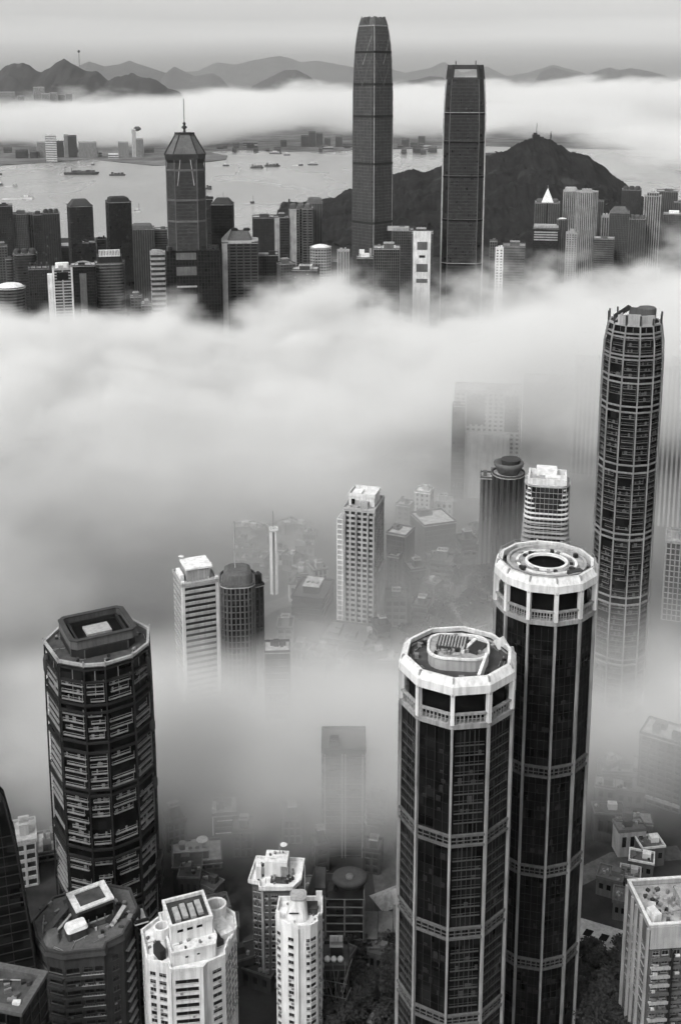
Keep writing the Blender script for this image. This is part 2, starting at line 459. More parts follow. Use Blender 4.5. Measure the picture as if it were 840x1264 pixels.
# rear one: round roof with a shallow well painted near-black
t, P, H, r = polygon_tower('tall dark many-sided tower whose white crown holds a round roof with a black well', 674, 692, 348, 62.5, -17.5-60,
                           {0: 'faint', 1: 'faint', 2: 'faint', 3: 'faint', 4: 'faint'}, [34, 70, 107], 'well')
rf = MB().ring(ell(r*1.52, r*1.52, 40), ell(r*.72, r*.66, 40), H-1.89, H-.7).build('roof_disc', 'r', t)
MB().ring(ell(r*1.56, r*1.56, 40), ell(r*1.46, r*1.46, 40), H-.69, H+.15).build('disc_rim', 'P', rf)
MB().ring(ell(r*1.2, r*1.16, 40), ell(r*1.1, r*1.06, 40), H-.69, H-.2).build('disc_step', 'w', rf)
MB().ring(ell(r*.84, r*.78, 40), ell(r*.74, r*.68, 40), H-.69, H+.1).build('well_kerb', 'w', rf)
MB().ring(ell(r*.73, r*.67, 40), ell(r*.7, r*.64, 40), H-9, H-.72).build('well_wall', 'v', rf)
MB().prism(ell(r*.72, r*.66, 40), H-1.899, H-1.8).build('well_floor', 'v', rf)  # shade of a deep well put into the near-black floor
pipes(t, r*.78, r*.84, H-1.9, 16, 3); pipes(rf, r*.44, r*.54, H-.69, 9, 61); pipes(rf, r*.46, r*.68, H-.69, 7, 4)
MB().box(r*.55, -r*.42, H-.68, H+.5, r*.3, r*.12, .6).build('roof_hatch', 'D', rf)
MB().ring(offs(P, -.7), offs(P, -.9), H+1.6, H+1.75).build('guard_rail', 't', t)

# front one: plant deck with a rounded block and a grille
t, P, H, r = polygon_tower('dark many-sided tower with white pilasters and a rounded plant deck with grilles on top', 565, 806, 316, 72, -112,
                           {1: 'slat', 2: 'blank', 3: 'slat', 4: 'slat', 0: 'slat'}, [43, 74, 106], 'deck', 10)
dk = MB().prism(rrect(r*1.02, r*.86, r*.3, 5), H-1.88, H+1.8).build('plant_deck', 'P', t)
MB().ring(rrect(r*1.06, r*.9, r*.31, 5), rrect(r*.98, r*.82, r*.29, 5), H+1.81, H+2.4).build('deck_kerb', 'W', dk)
MB().box(-r*.1, r*.06, H+1.82, H+3.2, r*.5, r*.42, -.1).build('grille_box', 'D', dk)
g = MB()
for i in range(9): g.box(-r*.1+(i-4)*r*.052*math.cos(-.1), r*.06+(i-4)*r*.052*math.sin(-.1), H+3.21, H+3.45, r*.025, r*.4, -.1)
g.build('grille_slat', 'P', dk)
MB().box(r*.3, 0, H+1.82, H+2.5, r*.24, r*.4, -.5).build('skylight', 'k', dk)
MB().box(r*.18, r*.02, H+1.82, H+2.9, r*.06, r*.5, -.45).build('deck_beam', 'W', dk)
pipes(t, r*.7, r*.83, H-1.9, 14, 8); pipes(dk, r*.1, r*.36, H+1.82, 6, 9)
MB().ring(offs(P, -2.0), offs(P, -2.25), H-.9, H-.6).build('guard_rail', 'k', t)
clutter(dk, r*.85, r*.25, H+1.82, 16, 51, 0, -r*.26, .7); clutter(dk, r*.6, r*.16, H+1.82, 8, 52, 0, r*.32, .7)
o = MB()
for q in ell(r*1.5, r*1.5, 20): o.bar((q[0], q[1], H-1.9), (q[0], q[1], H-.9), .14)
o.build('rail_post_frame', 'k', t)
for ax, ay in ((r*.35, -r*.72), (r*.66, r*.45)):                   # tall white corner shields standing above the rim
    MB().bar((ax, ay, H-1), (ax*1.06+2, ay*.5+2.5, H+1.4), .9, 3.2).build('corner_shield', 'W', t)

# ------------------------------------------------------------------ latticed round tower on the far side (tapered crown, broken top)
def lattice_tower(label, px, py, Y, rpx, angles, prof, secs, skip, slab='M', pil='M', body='b', pilw=.55, fh=3.1, blank_gap=2, wob=0.0, seed=1, rail=True):
    """prof: [(height fraction, radius factor)]; secs: blank bands (z0, z1) with ring beams"""
    t, H, m = base_thing('residential_tower', label, px, py, Y)
    rr = random.Random(seed)
    secs = [(H+a if a < 0 else a, H+b if a < 0 else b) for a, b in secs]
    r = rpx*m
    def rad(z):
        q = z/H
        for (a, ra), (b, rb) in zip(prof, prof[1:]):
            if a <= q <= b: return r*(ra+(rb-ra)*(q-a)/(b-a))
        return r*prof[-1][1]
    def poly(z, d=0.0): 
        p = ngon_front(angles, rad(z)); return offs(p, d) if d else p
    zz = sorted({0.0, H} | {H*a for a, _ in prof})
    MB().loft([(poly(z, -.7), z) for z in zz]).build('glazing', body, t)
    n = len(angles)
    for i in range(n):
        mid = (angles[i]+angles[(i+1) % n]+(360 if i == n-1 else 0))/2
        if abs((mid+180) % 360-180) > 118: continue
        f = MB(); z = 1.0; k = 0
        bays = rr.choice((1, 1, 2))
        while z < H-2:
            if not any(a-.6 < z < b for a, b in secs):
                pz = poly(z); a, b = pz[i], pz[(i+1) % n]; l = math.hypot(b[0]-a[0], b[1]-a[1])
                e0, e1 = l*.09, l*.91
                if rr.random() < wob: e0 += l*rr.uniform(0, .2)
                if rr.random() < wob: e1 -= l*rr.uniform(0, .2)
                if rr.random() > wob*.5:
                    f.seg(a, b, z, z+.24, .9, .1, e0, e1)
                    if rail: f.seg(a, b, z+1.25, z+1.42, .15, .0, e0, e1)
                    f.seg(a, b, z+.31, z+1.24, .1, -.05, e0, e0+.15); f.seg(a, b, z+.31, z+fh, .1, -.05, e1-.18, e1)
                    if rr.random() < .6:
                        for q in range(rr.randint(1, 3)):
                            u = rr.uniform(e0+.4, e1-1.6); f.seg(a, b, z+.31, z+rr.uniform(1.2, 2.2), .6, -.45, u, u+rr.uniform(.5, 1.3))
            z += fh
        pa, pb = poly(2), poly(H-1); ma = [((pa[i][j]+pa[(i+1) % n][j])/2*.965, (pb[i][j]+pb[(i+1) % n][j])/2*.965) for j in (0, 1)]
        f.bar((ma[0][0], ma[1][0], 2), (ma[0][1], ma[1][1], H-1), .35)
        f.build('balcony_frame', slab, t)
    for i in range(n):
        mb = MB()
        for za, zb in zip(zz, zz[1:]):
            pa, pb = poly(za, .12)[i], poly(zb, .12)[i]
            mb.bar((pa[0], pa[1], za), (pb[0], pb[1], zb), pilw, pilw)
        mb.build('pilaster', pil, t)
    for a, b in secs:
        for q in (a, b):
            MB().ring(poly(q, .3), poly(q, -.8), q-.35, q+.35).build('ring_beam', pil, t)
    return t, H, r, poly

a12 = [-78+30*i for i in range(12)]
t, H, r, poly = lattice_tower('slender dark round tower with pale ribs and a ragged open crown, rising from mist', 783, 396, 560, 37.5, a12,
    [(0, 1.0), (.80, 1.0), (.9, .99), (.955, .96), (1.0, .86)], [(28, 31), (62, 66), (98, 101), (134, 138), (-44, -41), (-29, -26), (-17, -15), (-6, -4)], 0, slab='M', pil='N', body='b', pilw=.75, seed=5, wob=.12)
c = thing_part('crown', t)
MB().ring(poly(H, .25), poly(H, -.9), H-.5, H+.5).build('rim_beam', 'P', c)
for i, p in enumerate(poly(H)):
    hh = 5.0 if i in (0, 5, 6, 9) else (3.5 if i in (1, 4) else 5)
    MB().bar((p[0], p[1], H), (p[0]*1.01, p[1]*1.01, H+hh), .9).build('crown_post', 'D', c)
E = edges(poly(H))
MB().seg(*E[2], H+.5, H+5.6, 1.2, -.4, .6).build('crown_screen', 'P', c); MB().seg(*E[3], H+.5, H+5.0, 1.2, -.4, 0, 8).build('crown_screen', 'P', c)
MB().seg(*E[1], H+.5, H+4.6, 1.2, -.4, 1.5).build('crown_screen', 'P', c); MB().seg(*E[8], H+.5, H+4.6, 1.2, -.4, 1).build('crown_screen', 'M', c)
MB().prism(offs(poly(H), -1), H-2, H-.2).build('crown_deck', 'r', c)
MB().bar((-r*.66, -r*.35, H+2.5), (-r*.2, r*.1, H+6.6), .8, 2.6).build('tilted_panel', 'D', c)
MB().bar((-r*.62, -r*.35, H+1), (-r*.4, -r*.2, H+4.4), .6).build('prop', 'P', c)
MB().lathe([(r*.3, H), (r*.3, H+6.4), (r*.26, H+6.9)], 16, r*.36, r*.2).build('water_drum', 'M', c)

# ------------------------------------------------------------------ dark latticed tower at the left with a square sunken roof box
an = [-97, -47, -16, 6, 37, 67, 103, 145, 185, 222]
t, H, r, poly = lattice_tower('dark many-sided tower wrapped in thin balcony rails with a sunken square roof box', 121, 792, 392, 66.5, an,
    [(0, .99), (.35, 1.0), (.6, 1.0), (.86, .985), (1.0, .965)], [(22, 24), (44, 48), (70.5, 73), (-34, -30), (-18, -15), (-6, -1)], 0, slab='N', pil='K', body='b', pilw=.6, fh=2.9, seed=9, wob=.3)
MB().prism(poly(H, .3), H+.01, H+.5).build('roof_terrace', 'd', t)
MB().ring(poly(H, .45), poly(H, -.5), H+.51, H+1.5).build('parapet', 'P', t)
bx = R(14)
st = MB().prism(rot(cham(r*1.2, r*1.15, r*.2), bx), H+.51, H+4.0).build('roof_stage', 'K', t)
sm = MB()
for a, b in edges(rot(cham(r*1.2, r*1.15, r*.2), bx)): sm.seg(a, b, H+.6, H+3.9, .05, .25, 0, .35)
sm.build('stage_frame', 'M', st)
q = rot(cham(r*1.22, r*1.06, r*.1), bx)
bxo = MB().ring(q, offs(q, -1.0), H+4.01, H+7.2).build('roof_box', 'M', t)
MB().ring(offs(q, .25), offs(q, -1.5), H+7.21, H+7.7).build('box_rim', 'D', bxo)
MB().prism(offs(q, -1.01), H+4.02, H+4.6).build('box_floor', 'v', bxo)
MB().prism(rot(rect(r*.46, r*.36), bx), H+4.61, H+5.6).build('centre_pad', 'P', bxo)
MB().ring(offs(q, -2.8), offs(q, -3.6), H+4.61, H+6.2).build('inner_kerb', 'K', bxo)
for i in (0, 9, 5):
    p = poly(H)[i]; MB().lathe([(.9, H-12), (1.3, H-10), (1.3, H-6), (.8, H-4)], 12, p[0]*.985, p[1]*.985).build('corner_bay', 'D', t, smooth=True)
for zz_ in (30, 66, 90): 
    p = poly(zz_)[5]; MB().lathe([(.6, zz_-3), (1.2, zz_-2), (1.2, zz_+1), (.6, zz_+2)], 10, p[0]*1.0, p[1]*1.0).build('corner_bay', 'D', t, smooth=True)
for i in range(9):
    a_ = .7*i; clutter(t, r*.2, r*.2, H+.51, 3, 40+i, r*.77*math.cos(a_), r*.77*math.sin(a_), .7)
for i in range(len(an)):
    p = poly(H)[i]; MB().bar((p[0], p[1], H), (p[0]*1.03, p[1]*1.03, H+2.6), .5).build('corner_post', 'P', t)

# ------------------------------------------------------------------ white tower, bottom: notched plan, punched windows, stepped penthouse
t, H, m = base_thing('residential_block', 'white painted tower with punched windows and a stepped white penthouse roof', 236, 1157, 334, rz=12)
w = 118*m; h_ = w*.5
P = [(-h_, -h_*.35), (-h_*.62, -h_*.62), (-h_*.6, -h_*.8), (h_*.02, -h_*.95), (h_*.12, -h_*.86), (h_*.52, -h_*.78), (h_*.62, -h_*.6), (h_*.95, -h_*.1), (h_*1.02, h_*.3), (h_*.7, h_*.85), (-h_*.2, h_*.95), (-h_*.95, h_*.5)]
cols = {0: [(.12, .4), (.55, .9)], 2: [(.12, .86)], 4: [(.3, .8)], 5: [(.15, .85)], 6: [(.06, .3), (.38, .62), (.7, .94)], 7: [(.2, .8)], 8: [(.3, .6)], 11: [(.2, .5)]}
core, zs = punched(t, P, cols, H, 3.05, 'W', ww_h=1.55, sill=.9, top_blank=2.6)
MB().prism(offs(P, -.56), H-.29, H-.1).build('roof', 'w', t)
cap = MB().ring(offs(P, .18), offs(P, -.5), H+.005, H+1.25).build('parapet', 'W', t)
for i in (0, 5, 6): 
    a, b = edges(P)[i]; MB().seg(a, b, H+1.26, H+2.9, .5, .1, .3, 2.6).build('parapet_horn', 'W', cap)
p1 = MB().prism([(-h_*.55, -h_*.66), (h_*.34, -h_*.72), (h_*.42, -h_*.5), (h_*.42, h_*.5), (-h_*.55, h_*.55)], H-.09, H+4.6).build('penthouse', 'W', t)
MB().ring(offs([(-h_*.55, -h_*.66), (h_*.34, -h_*.72), (h_*.42, -h_*.5), (h_*.42, h_*.5), (-h_*.55, h_*.55)], .2), offs([(-h_*.55, -h_*.66), (h_*.34, -h_*.72), (h_*.42, -h_*.5), (h_*.42, h_*.5), (-h_*.55, h_*.55)], -.4), H+4.61, H+5.4).build('terrace_kerb', 'W', p1)
p2 = MB().prism(mov(rect(h_*.86, h_*.8), -h_*.06, h_*.02), H+4.62, H+10.2).build('lift_tower', 'W', t)
q = mov(rect(h_*.86, h_*.8), -h_*.06, h_*.02)
MB().ring(offs(q, .25), offs(q, -.6), H+10.21, H+11.6).build('tower_rim', 'W', p2)
MB().prism(offs(q, -.61), H+10.22, H+10.5).build('tower_roof', 'D', p2)
for i in range(4): MB().box(-h_*.06+(i-1.5)*h_*.16, -h_*.05+h_*.05*(i % 2), H+10.51, H+11.5, h_*.11, h_*.4).build('cooling_unit', 'r', p2)
for i in range(3): MB().box(-h_*.3+i*h_*.2, -h_*.381, H+8.4, H+9.3, h_*.12, .1).build('vent_opening', 'v', p2)
for i in range(2): MB().box(-h_*.25+i*h_*.24, -h_*.7, H+2.6, H+3.1, .9, .1).build('vent_opening', 'v', p1)
MB().ring(mov(ell(h_*.34, h_*.3, 18), -h_*.62, -h_*.05), mov(ell(h_*.26, h_*.22, 18), -h_*.62, -h_*.05), H+4.62, H+8.2).build('curved_screen', 'W', p1)
MB().box(h_*.62, h_*.02, H-.09, H+2.4, h_*.3, h_*.7, .25).build('side_terrace', 'W', t)
MB().ring(mov(ell(h_*.5, h_*.42, 18), h_*.62, h_*.4), mov(ell(h_*.4, h_*.32, 18), h_*.62, h_*.4), H-.09, H+5.2).build('curved_screen', 'W', t)
MB().box(h_*.48, -h_*.3, H-.08, H+1.6, h_*.16, h_*.3, .25).build('water_tank', 'D', t)
MB().box(-h_*.72, -h_*.28, H-.09, H+3.6, h_*.14, h_*.28, .3).build('roof_stair', 'K', t)
for i in range(7):
    MB().box(h_*(.3+.08*(i % 3)), h_*(-.35+.14*i), H-.08 if i % 2 else H-.07, H+.7+.1*i, .9, .9, .2*i).build('cooling_unit', 't', t)
clutter(t, h_*.5, h_*1.1, H-.09, 22, 12, h_*.66, 0, .8); clutter(t, h_*.3, h_*.8, H-.09, 8, 13, -h_*.78, 0, .7); clutter(p1, h_*.9, h_*.2, H+4.61, 7, 14, -h_*.06, -h_*.5, .6)
dp = MB()
for i in (2, 3, 5, 6):
    a, b = edges(P)[i]; dp.bar((a[0], a[1]-.12, 0), (a[0], a[1]-.12, H), .14, k=6)
dp.build('drain_pipe_rib', 'P', t)

# ------------------------------------------------------------------ white pencil tower
t, H, m = base_thing('residential_block', 'narrow white pencil tower with one window column per face and horned parapets', 369, 1128, 338, rz=-2)
w = 57*m; h_ = w/2
P = [(-h_, -h_*.3), (-h_*.5, -h_*.72), (-h_*.02, -h_*.9), (h_*.5, -h_*.86), (h_*.8, -h_*.62), (h_, -h_*.1), (h_, h_*.9), (-h_*.9, h_*.9)]
core, zs = punched(t, P, {0: [(.1, .42)], 1: [(.1, .6)], 3: [(.05, .8)], 2: [(.66, .97)], 4: [(.3, .6)], 5: [(.2, .35), (.5, .65)]}, H, 3.0, 'W', ww_h=1.45, sill=1.0, top_blank=3.6)
MB().prism(offs(P, -.56), H-.29, H-.1).build('roof', 'w', t)
cp = MB().ring(offs(P, .15), offs(P, -.45), H+.005, H+1.3).build('parapet', 'W', t)
for i, q in ((0, 3.6), (4, 3.0), (6, 3.4)):
    a, b = edges(P)[i]; MB().seg(a, b, H+1.31, H+q, .45, .1, .1, 2.2).build('parapet_horn', 'W', cp)
MB().seg(*edges(P)[2], 0, H, -.01, .35, 0, .4).build('rib', 'P', t)
lt = MB().prism(mov(rrect(h_*.95, h_*.9, h_*.3), -h_*.08, -h_*.1), H-.09, H+7.0, mov(rrect(h_*.62, h_*.6, h_*.2), -h_*.02, 0)).build('lift_tower', 'W', t)
MB().prism(mov(rrect(h_*.7, h_*.68, h_*.2), -h_*.02, 0), H+7.01, H+7.6).build('lift_cap', 'P', lt)
MB().box(-h_*.2, -h_*.52, H+3.4, H+3.7, h_*.42, .4).build('ledge', 'k', lt)
MB().bar((h_*.25, h_*.5, H), (h_*.25, h_*.5, H+16), .28, k=6).build('antenna', 'P', t)
MB().box(h_*.55, h_*.2, H-.09, H+2.2, h_*.5, h_*.5).build('water_tank', 'D', t)
clutter(t, h_*1.6, h_*1.2, H-.09, 24, 15, 0, h_*.05, .6)

# ------------------------------------------------------------------ tower with a wide white overhanging roof
t, H, m = base_thing('residential_block', 'grey tower under a wide white overhanging roof terrace with a white roof house', 341, 1076, 366, rz=-8)
w = 56*m; h_ = w/2
P = [(-h_, -h_*.5), (-h_*.55, -h_*.6), (-h_*.5, -h_*.9), (h_*.75, -h_*.8), (h_, -h_*.4), (h_, h_*.8), (-h_*.9, h_*.8)]
core, zs = punched(t, P, {0: [(.1, .45), (.55, .9)], 2: [(.08, .2), (.3, .52), (.58, .94)], 3: [(.2, .8)], 4: [(.1, .4), (.5, .85)]}, H-2.4, 3.0, 'M', ww_h=1.5, sill=.9, top_blank=.8)
q = offs(P, 1.3)
rf = MB().prism(offs(P, .2), H-2.39, H-1.2, q).build('roof_slab', 'W', t)
MB().ring(q, offs(q, -.5), H-1.19, H+.3).build('parapet', 'W', t)
MB().prism(offs(q, -.51), H-1.19, H-1.0).build('terrace', 'w', rf)
MB().box(0, h_*.2, H-.99, H+5.2, w*.5, h_*.8).build('roof_house', 'W', t)
MB().box(h_*.38, h_*.15, H-.98, H+3.5, h_*.34, h_*.7).build('stair_house', 'P', t)
MB().box(-h_*.78, -h_*.1, H-.99, H+4.2, h_*.22, h_*.6, .2).build('chimney', 'W', t)
MB().box(h_*.15, -h_*.45, H-.98, H-.1, w*.34, h_*.3).build('roof_pool', 'D', t)
MB().box(-h_*.05, -h_*.4, H-.97, H+.5, h_*.1, h_*.3).build('cooling_unit', 't', t)
MB().bar((h_*.1, h_*.4, H+5), (h_*.1, h_*.4, H+10), .3, k=6).build('antenna', 't', t)
MB().lathe([(.2, 0), (1.2, .6), (1.3, .8)], 12, h_*.28, h_*.4).build('dish', 'W', t, loc=(0, 0, H+8.2))
for i in range(6): MB().box(h_*(.55+.1*(i % 3)), h_*(-.55+.12*i), H-.96, H+.2, .9, .8, .3*i).build('cooling_unit', rnd.choice('tkP'), t)
clutter(t, w*.8, h_*1.2, H-.99, 30, 16, 0, -h_*.05, .7); clutter(t, w*.4, h_*.6, H+5.2, 8, 17, 0, h_*.2, .6)
for k in (2, 3): 
    a = P[k]; MB().bar((a[0], a[1], 0), (a[0], a[1], H-2.4), .9).build('pilaster', 'P', t)

# ------------------------------------------------------------------ dark terraced tower with a pale framed roof box
t, H, m = base_thing('residential_block', 'dark grey balconied tower with pale framed skylight box and small white hut on top', 108, 1140, 342, rz=10)
w = 122*m; h_ = w/2
P = [(-h_, -h_*.1), (-h_*.9, -h_*.5), (-h_*.62, -h_*.74), (-h_*.3, -h_*.82), (h_*.12, -h_*.95), (h_*.2, -h_*.8), (h_*.55, -h_*.72), (h_*.62, -h_*.6), (h_*1.0, -h_*.12), (h_*1.0, h_*.5), (h_*.5, h_*.9), (-h_*.5, h_*.9), (-h_, h_*.4)]
core, zs = punched(t, P, {0: [(.1, .9)], 1: [(.1, .9)], 2: [(.1, .9)], 3: [(.08, .5), (.56, .94)], 5: [(.3, .7)], 7: [(.08, .48), (.54, .94)], 8: [(.2, .8)]}, H, 4.1, 'D', ww_h=2.1, sill=1.2, top_blank=3.6, trim='M')
for z in zs[:9]:
    b = MB(); pl = [P[12], P[0], P[1], P[2], P[3], P[4]]
    for a, c_ in zip(pl[:-1], pl[1:]):
        b.seg(a, c_, z+.0, z+.3, -.005, 1.7); b.seg(a, c_, z+.31, z+1.3, -1.55, 1.7)
    b.build('balcony_rail', 'D', t)
    b = MB(); b.seg(P[3], P[4], z+1.31, z+1.42, -1.5, 1.75); 
    for k in range(8): b.seg(P[3], P[4], z+1.43, z+2.0, -1.6, 1.68, .5+k*.9, .62+k*.9)
    b.build('rail_bar_frame', 'P', t)
    b = MB().seg(P[7], P[8], z+.9, z+1.05, -.005, 1.2); b.seg(P[7], P[8], z+1.06, z+1.14, -1.1, 1.25); b.build('sun_shelf', 'P', t)
o = offs(P, .9)
MB().prism(o, H+.005, H+1.2, offs(P, .5)).build('cornice', 'D', t)
MB().prism(offs(P, -.4), H+1.21, H+1.5).build('roof', 'M', t)
MB().ring(offs(P, .4), offs(P, -.39), H+1.22, H+2.2).build('parapet', 'D', t)
q = mov(rot(rect(w*.42, w*.33), .12), w*.06, w*.1)
pb = MB().prism(q, H+1.51, H+7.4, mov(scl(rot(rect(w*.42, w*.33), .12), .93), w*.06, w*.1)).build('skylight_box', 'D', t)
q2 = mov(scl(rot(rect(w*.42, w*.33), .12), .95), w*.06, w*.1)
MB().ring(q2, mov(scl(rot(rect(w*.42, w*.33), .12), .64), w*.06, w*.1), H+7.41, H+8.0).build('skylight_frame', 'W', pb)
MB().prism(mov(scl(rot(rect(w*.42, w*.33), .12), .63), w*.06, w*.1), H+7.41, H+7.55).build('skylight_glass', 'd', pb)
ss = MB(); a, b = edges(q)[0]; ss.seg(a, b, H+2.5, H+6.6, -.005, .3, 1, w*.42-1); ss.build('window_strip', 'b', pb)
MB().seg(a, b, H+1.6, H+2.4, -.005, .6).build('ledge', 'P', pb)
for k in range(5): MB().bar((a[0]+(b[0]-a[0])*(.1+.2*k), a[1]+(b[1]-a[1])*(.1+.2*k)-1.2, H+1.5), (a[0]+(b[0]-a[0])*(.1+.2*k), a[1]+(b[1]-a[1])*(.1+.2*k)-1.2, H+4.4), .35).build('column', 'M', pb)
hut = MB().prism(mov(rot(rrect(w*.2, w*.14, 1.0), .1), -w*.14, -w*.16), H+1.51, H+4.6).build('roof_hut', 'D', t)
MB().prism(mov(rot(rrect(w*.215, w*.155, 1.1), .1), -w*.14, -w*.16), H+4.61, H+5.8, mov(rot(rrect(w*.19, w*.13, 1.0), .1), -w*.14, -w*.16)).build('hut_roof', 'w', hut)
MB().bar((w*.2, -w*.2, H+1.8), (w*.38, -w*.02, H+3.2), 1.6, .5).build('ramp', 'P', t)
MB().box(w*.26, -w*.06, H+1.52, H+2.6, w*.22, w*.06, .75).build('roof_light', 'k', t)
MB().bar((-w*.42, -w*.02, H+1.9), (-w*.12, w*.22, H+4.2), 2.2, .6).build('glazed_slope', 'M', t)
MB().bar((-w*.36, -w*.1, H+1.9), (-w*.06, w*.14, H+4.0), .8, .5).build('glazed_slope', 'P', t)
MB().prism(mov(rrect(w*.16, w*.18, 1.5), -w*.38, -w*.12), H+1.51, H+3.4, mov(rrect(w*.1, w*.12, 1), -w*.36, -w*.1)).build('stair_hood', 'M', t)
for i in range(6): MB().box(w*(.1+.06*i), -w*(.24-.03*i), H+1.52, H+2.5, 1.1, 1.0, .4*i).build('cooling_unit', rnd.choice('tk'), t)
rc = random.Random(77)
for i in range(26):
    x, y = rc.uniform(-.4, .42)*w, rc.uniform(-.36, .36)*w
    if abs(x-w*.06) < w*.24 and abs(y-w*.1) < w*.2 or abs(x+w*.14) < w*.13 and abs(y+w*.16) < w*.1: continue
    MB().box(x, y, H+1.51, H+1.9+rc.uniform(0, 1.3), rc.uniform(.6, 2.2), rc.uniform(.6, 1.8), rc.uniform(0, 1.5)).build('cooling_unit', rc.choice('tkMDP'), t)
for i in range(7):
    x, y = rc.uniform(-.36, .3)*w, -w*rc.uniform(.24, .36); MB().bar((x, y, H+1.75), (x+rc.uniform(-3, 5), y+rc.uniform(1, 5), H+1.75), .22, k=6).build('roof_pipe', rc.choice('tP'), t)
MB().prism(mov(rect(w*.5, w*.5), w*.08, w*.12), H+1.505, H+1.9).build('roof_step', 'D', t)
for k in range(4): MB().bar((-w*.44+k*.5, 0+k*2, H+1.6), (-w*.44+k*.5, k*2, H+4.4-.3*k), .3).build('flag_post', 'P', t)

# ------------------------------------------------------------------ corner block at the lower right
t, H, m = base_thing('residential_block', 'grey residential slab with stacked balconies and pale parapet roof, cut by the frame edge', 838, 1116, 330, rz=24)
w, d = 104*m, 78*m
P = rect(w, d); 
core, zs = punched(t, P, {3: [(.1, .24), (.32, .4), (.5, .64), (.72, .86)], 0: [(.05, .13), (.16, .24), (.3, .38), (.41, .49), (.55, .63), (.66, .74), (.8, .88), (.9, .97)]}, H, 3.3, 'M', ww_h=1.7, sill=1.0, top_blank=7.5)
a, b = edges(P)[0]; l = w
for z in zs[:16]:
    for c0, c1 in ((.03, .255), (.285, .505), (.535, .755), (.785, .985)):
        bo = MB(); bo.seg(a, b, z-.1, z+.15, -.005, 1.6, c0*l, c1*l); bo.seg(a, b, z+.151, z+1.05, -1.45, 1.6, c0*l, c1*l)
        bo.build('balcony', rnd.choice('MMP'), t)
        if rnd.random() < .7: MB().seg(a, b, z+.16, z+rnd.uniform(.9, 1.9), -.3, .9, c0*l+1, c0*l+1+rnd.uniform(.6, 2)).build('laundry_rack', rnd.choice('PtkW'), t)
for c in (.27, .52, .77): MB().seg(a, b, 0, H-7.6, -.004, 2.0, c*l-.25, c*l+.25).build('party_wall', 'K', t)
a2, b2 = edges(P)[3]; l2 = d
for c in (.02, .28, .46, .68, .98): MB().seg(a2, b2, 0, H+.2, -.004, .8, c*l2-.5, c*l2+.5).build('pilaster', 'P', t)
MB().seg(a, b, H-7.0, H+1.2, -.004, .5, .3, l-.3).build('blank_wall', 'P', t)
MB().prism(offs(P, -.56), H-.29, H-.1).build('roof', 'r', t)
MB().ring(offs(P, .25), offs(P, -.5), H+.005, H+1.7).build('parapet', 'P', t)
MB().ring(offs(P, .35), offs(P, -.7), H+1.71, H+2.1).build('parapet_cap', 'W', t)
hs = MB().box(w*.08, d*.06, H-.09, H+3.4, w*.2, d*.3).build('roof_house', 'P', t)
MB().lathe([(d*.13, 0), (d*.13, w*.16)], 14).build('vaulted_light', 'k', t, loc=(w*.26, d*.06, H+.9)).rotation_euler = (0, R(90), 0)
for i in range(9): MB().box(-w*.36+w*.03*i, d*(.2-.05*(i % 5)), H-.08, H+.9+.1*(i % 3), 1.3, 1.1, .2*i).build('cooling_unit', rnd.choice('tkPD'), t)
MB().bar((-w*.3, -d*.2, H+.3), (w*.1, -d*.1, H+.3), .3, k=6).build('roof_pipe', 't', t)
clutter(t, w*.85, d*.8, H-.09, 46, 18, 0, 0, .9)
MB().box(-w*.4, -d*.3, H-.09, H+3.6, w*.1, d*.2, .3).build('water_tank', 'W', t)
MB().bar((-w*.46, -d*.4, H+.2), (-w*.37, -d*.1, H+3.5), 2.4, .4).build('stair_hood', 'P', t)

# ------------------------------------------------------------------ dark spike at the left frame edge and the roof below it
t, H, m = base_thing('office_tower', 'very dark narrow tapering tower with a pointed tip, cut by the frame edge', -8, 985, 334, rz=0)
w = 46*m
secs = [(rect(2*q*m, 2*q*m), z) for q, z in ((52, 0), (36, at(-8, 1180, 334).z-2), (28, at(-8, 1100, 334).z-2), (22, at(-8, 1040, 334).z-2), (12, H), (1.5, H+6))]
MB().loft(secs).build('glazing', 'b', t)
f = MB()
for (pa, za), (pb, zb) in zip(secs, secs[1:]):
    for i in range(4): f.bar((*pa[i], za), (*pb[i], zb), .5)
    for i in range(4):
        j = (i+1) % 4
        for u in (.33, .66):
            f.bar((pa[i][0]*(1-u)+pa[j][0]*u, pa[i][1]*(1-u)+pa[j][1]*u, za), (pb[i][0]*(1-u)+pb[j][0]*u, pb[i][1]*(1-u)+pb[j][1]*u, zb), .25)
z = 3
while z < H*.9:
    for (pa, za), (pb, zb) in zip(secs, secs[1:]):
        if za <= z <= zb: k = -pa[0][0]+(-pb[0][0]+pa[0][0])*(z-za)/(zb-za)
    f.ring(rect(2*k+.5, 2*k+.5), rect(2*k-.6, 2*k-.6), z, z+.3); z += 3.4
f.build('mullion_frame', 'K', t)
MB().bar((0, 0, H+5.9), (0, 0, H+8), .3).build('finial', 't', t)

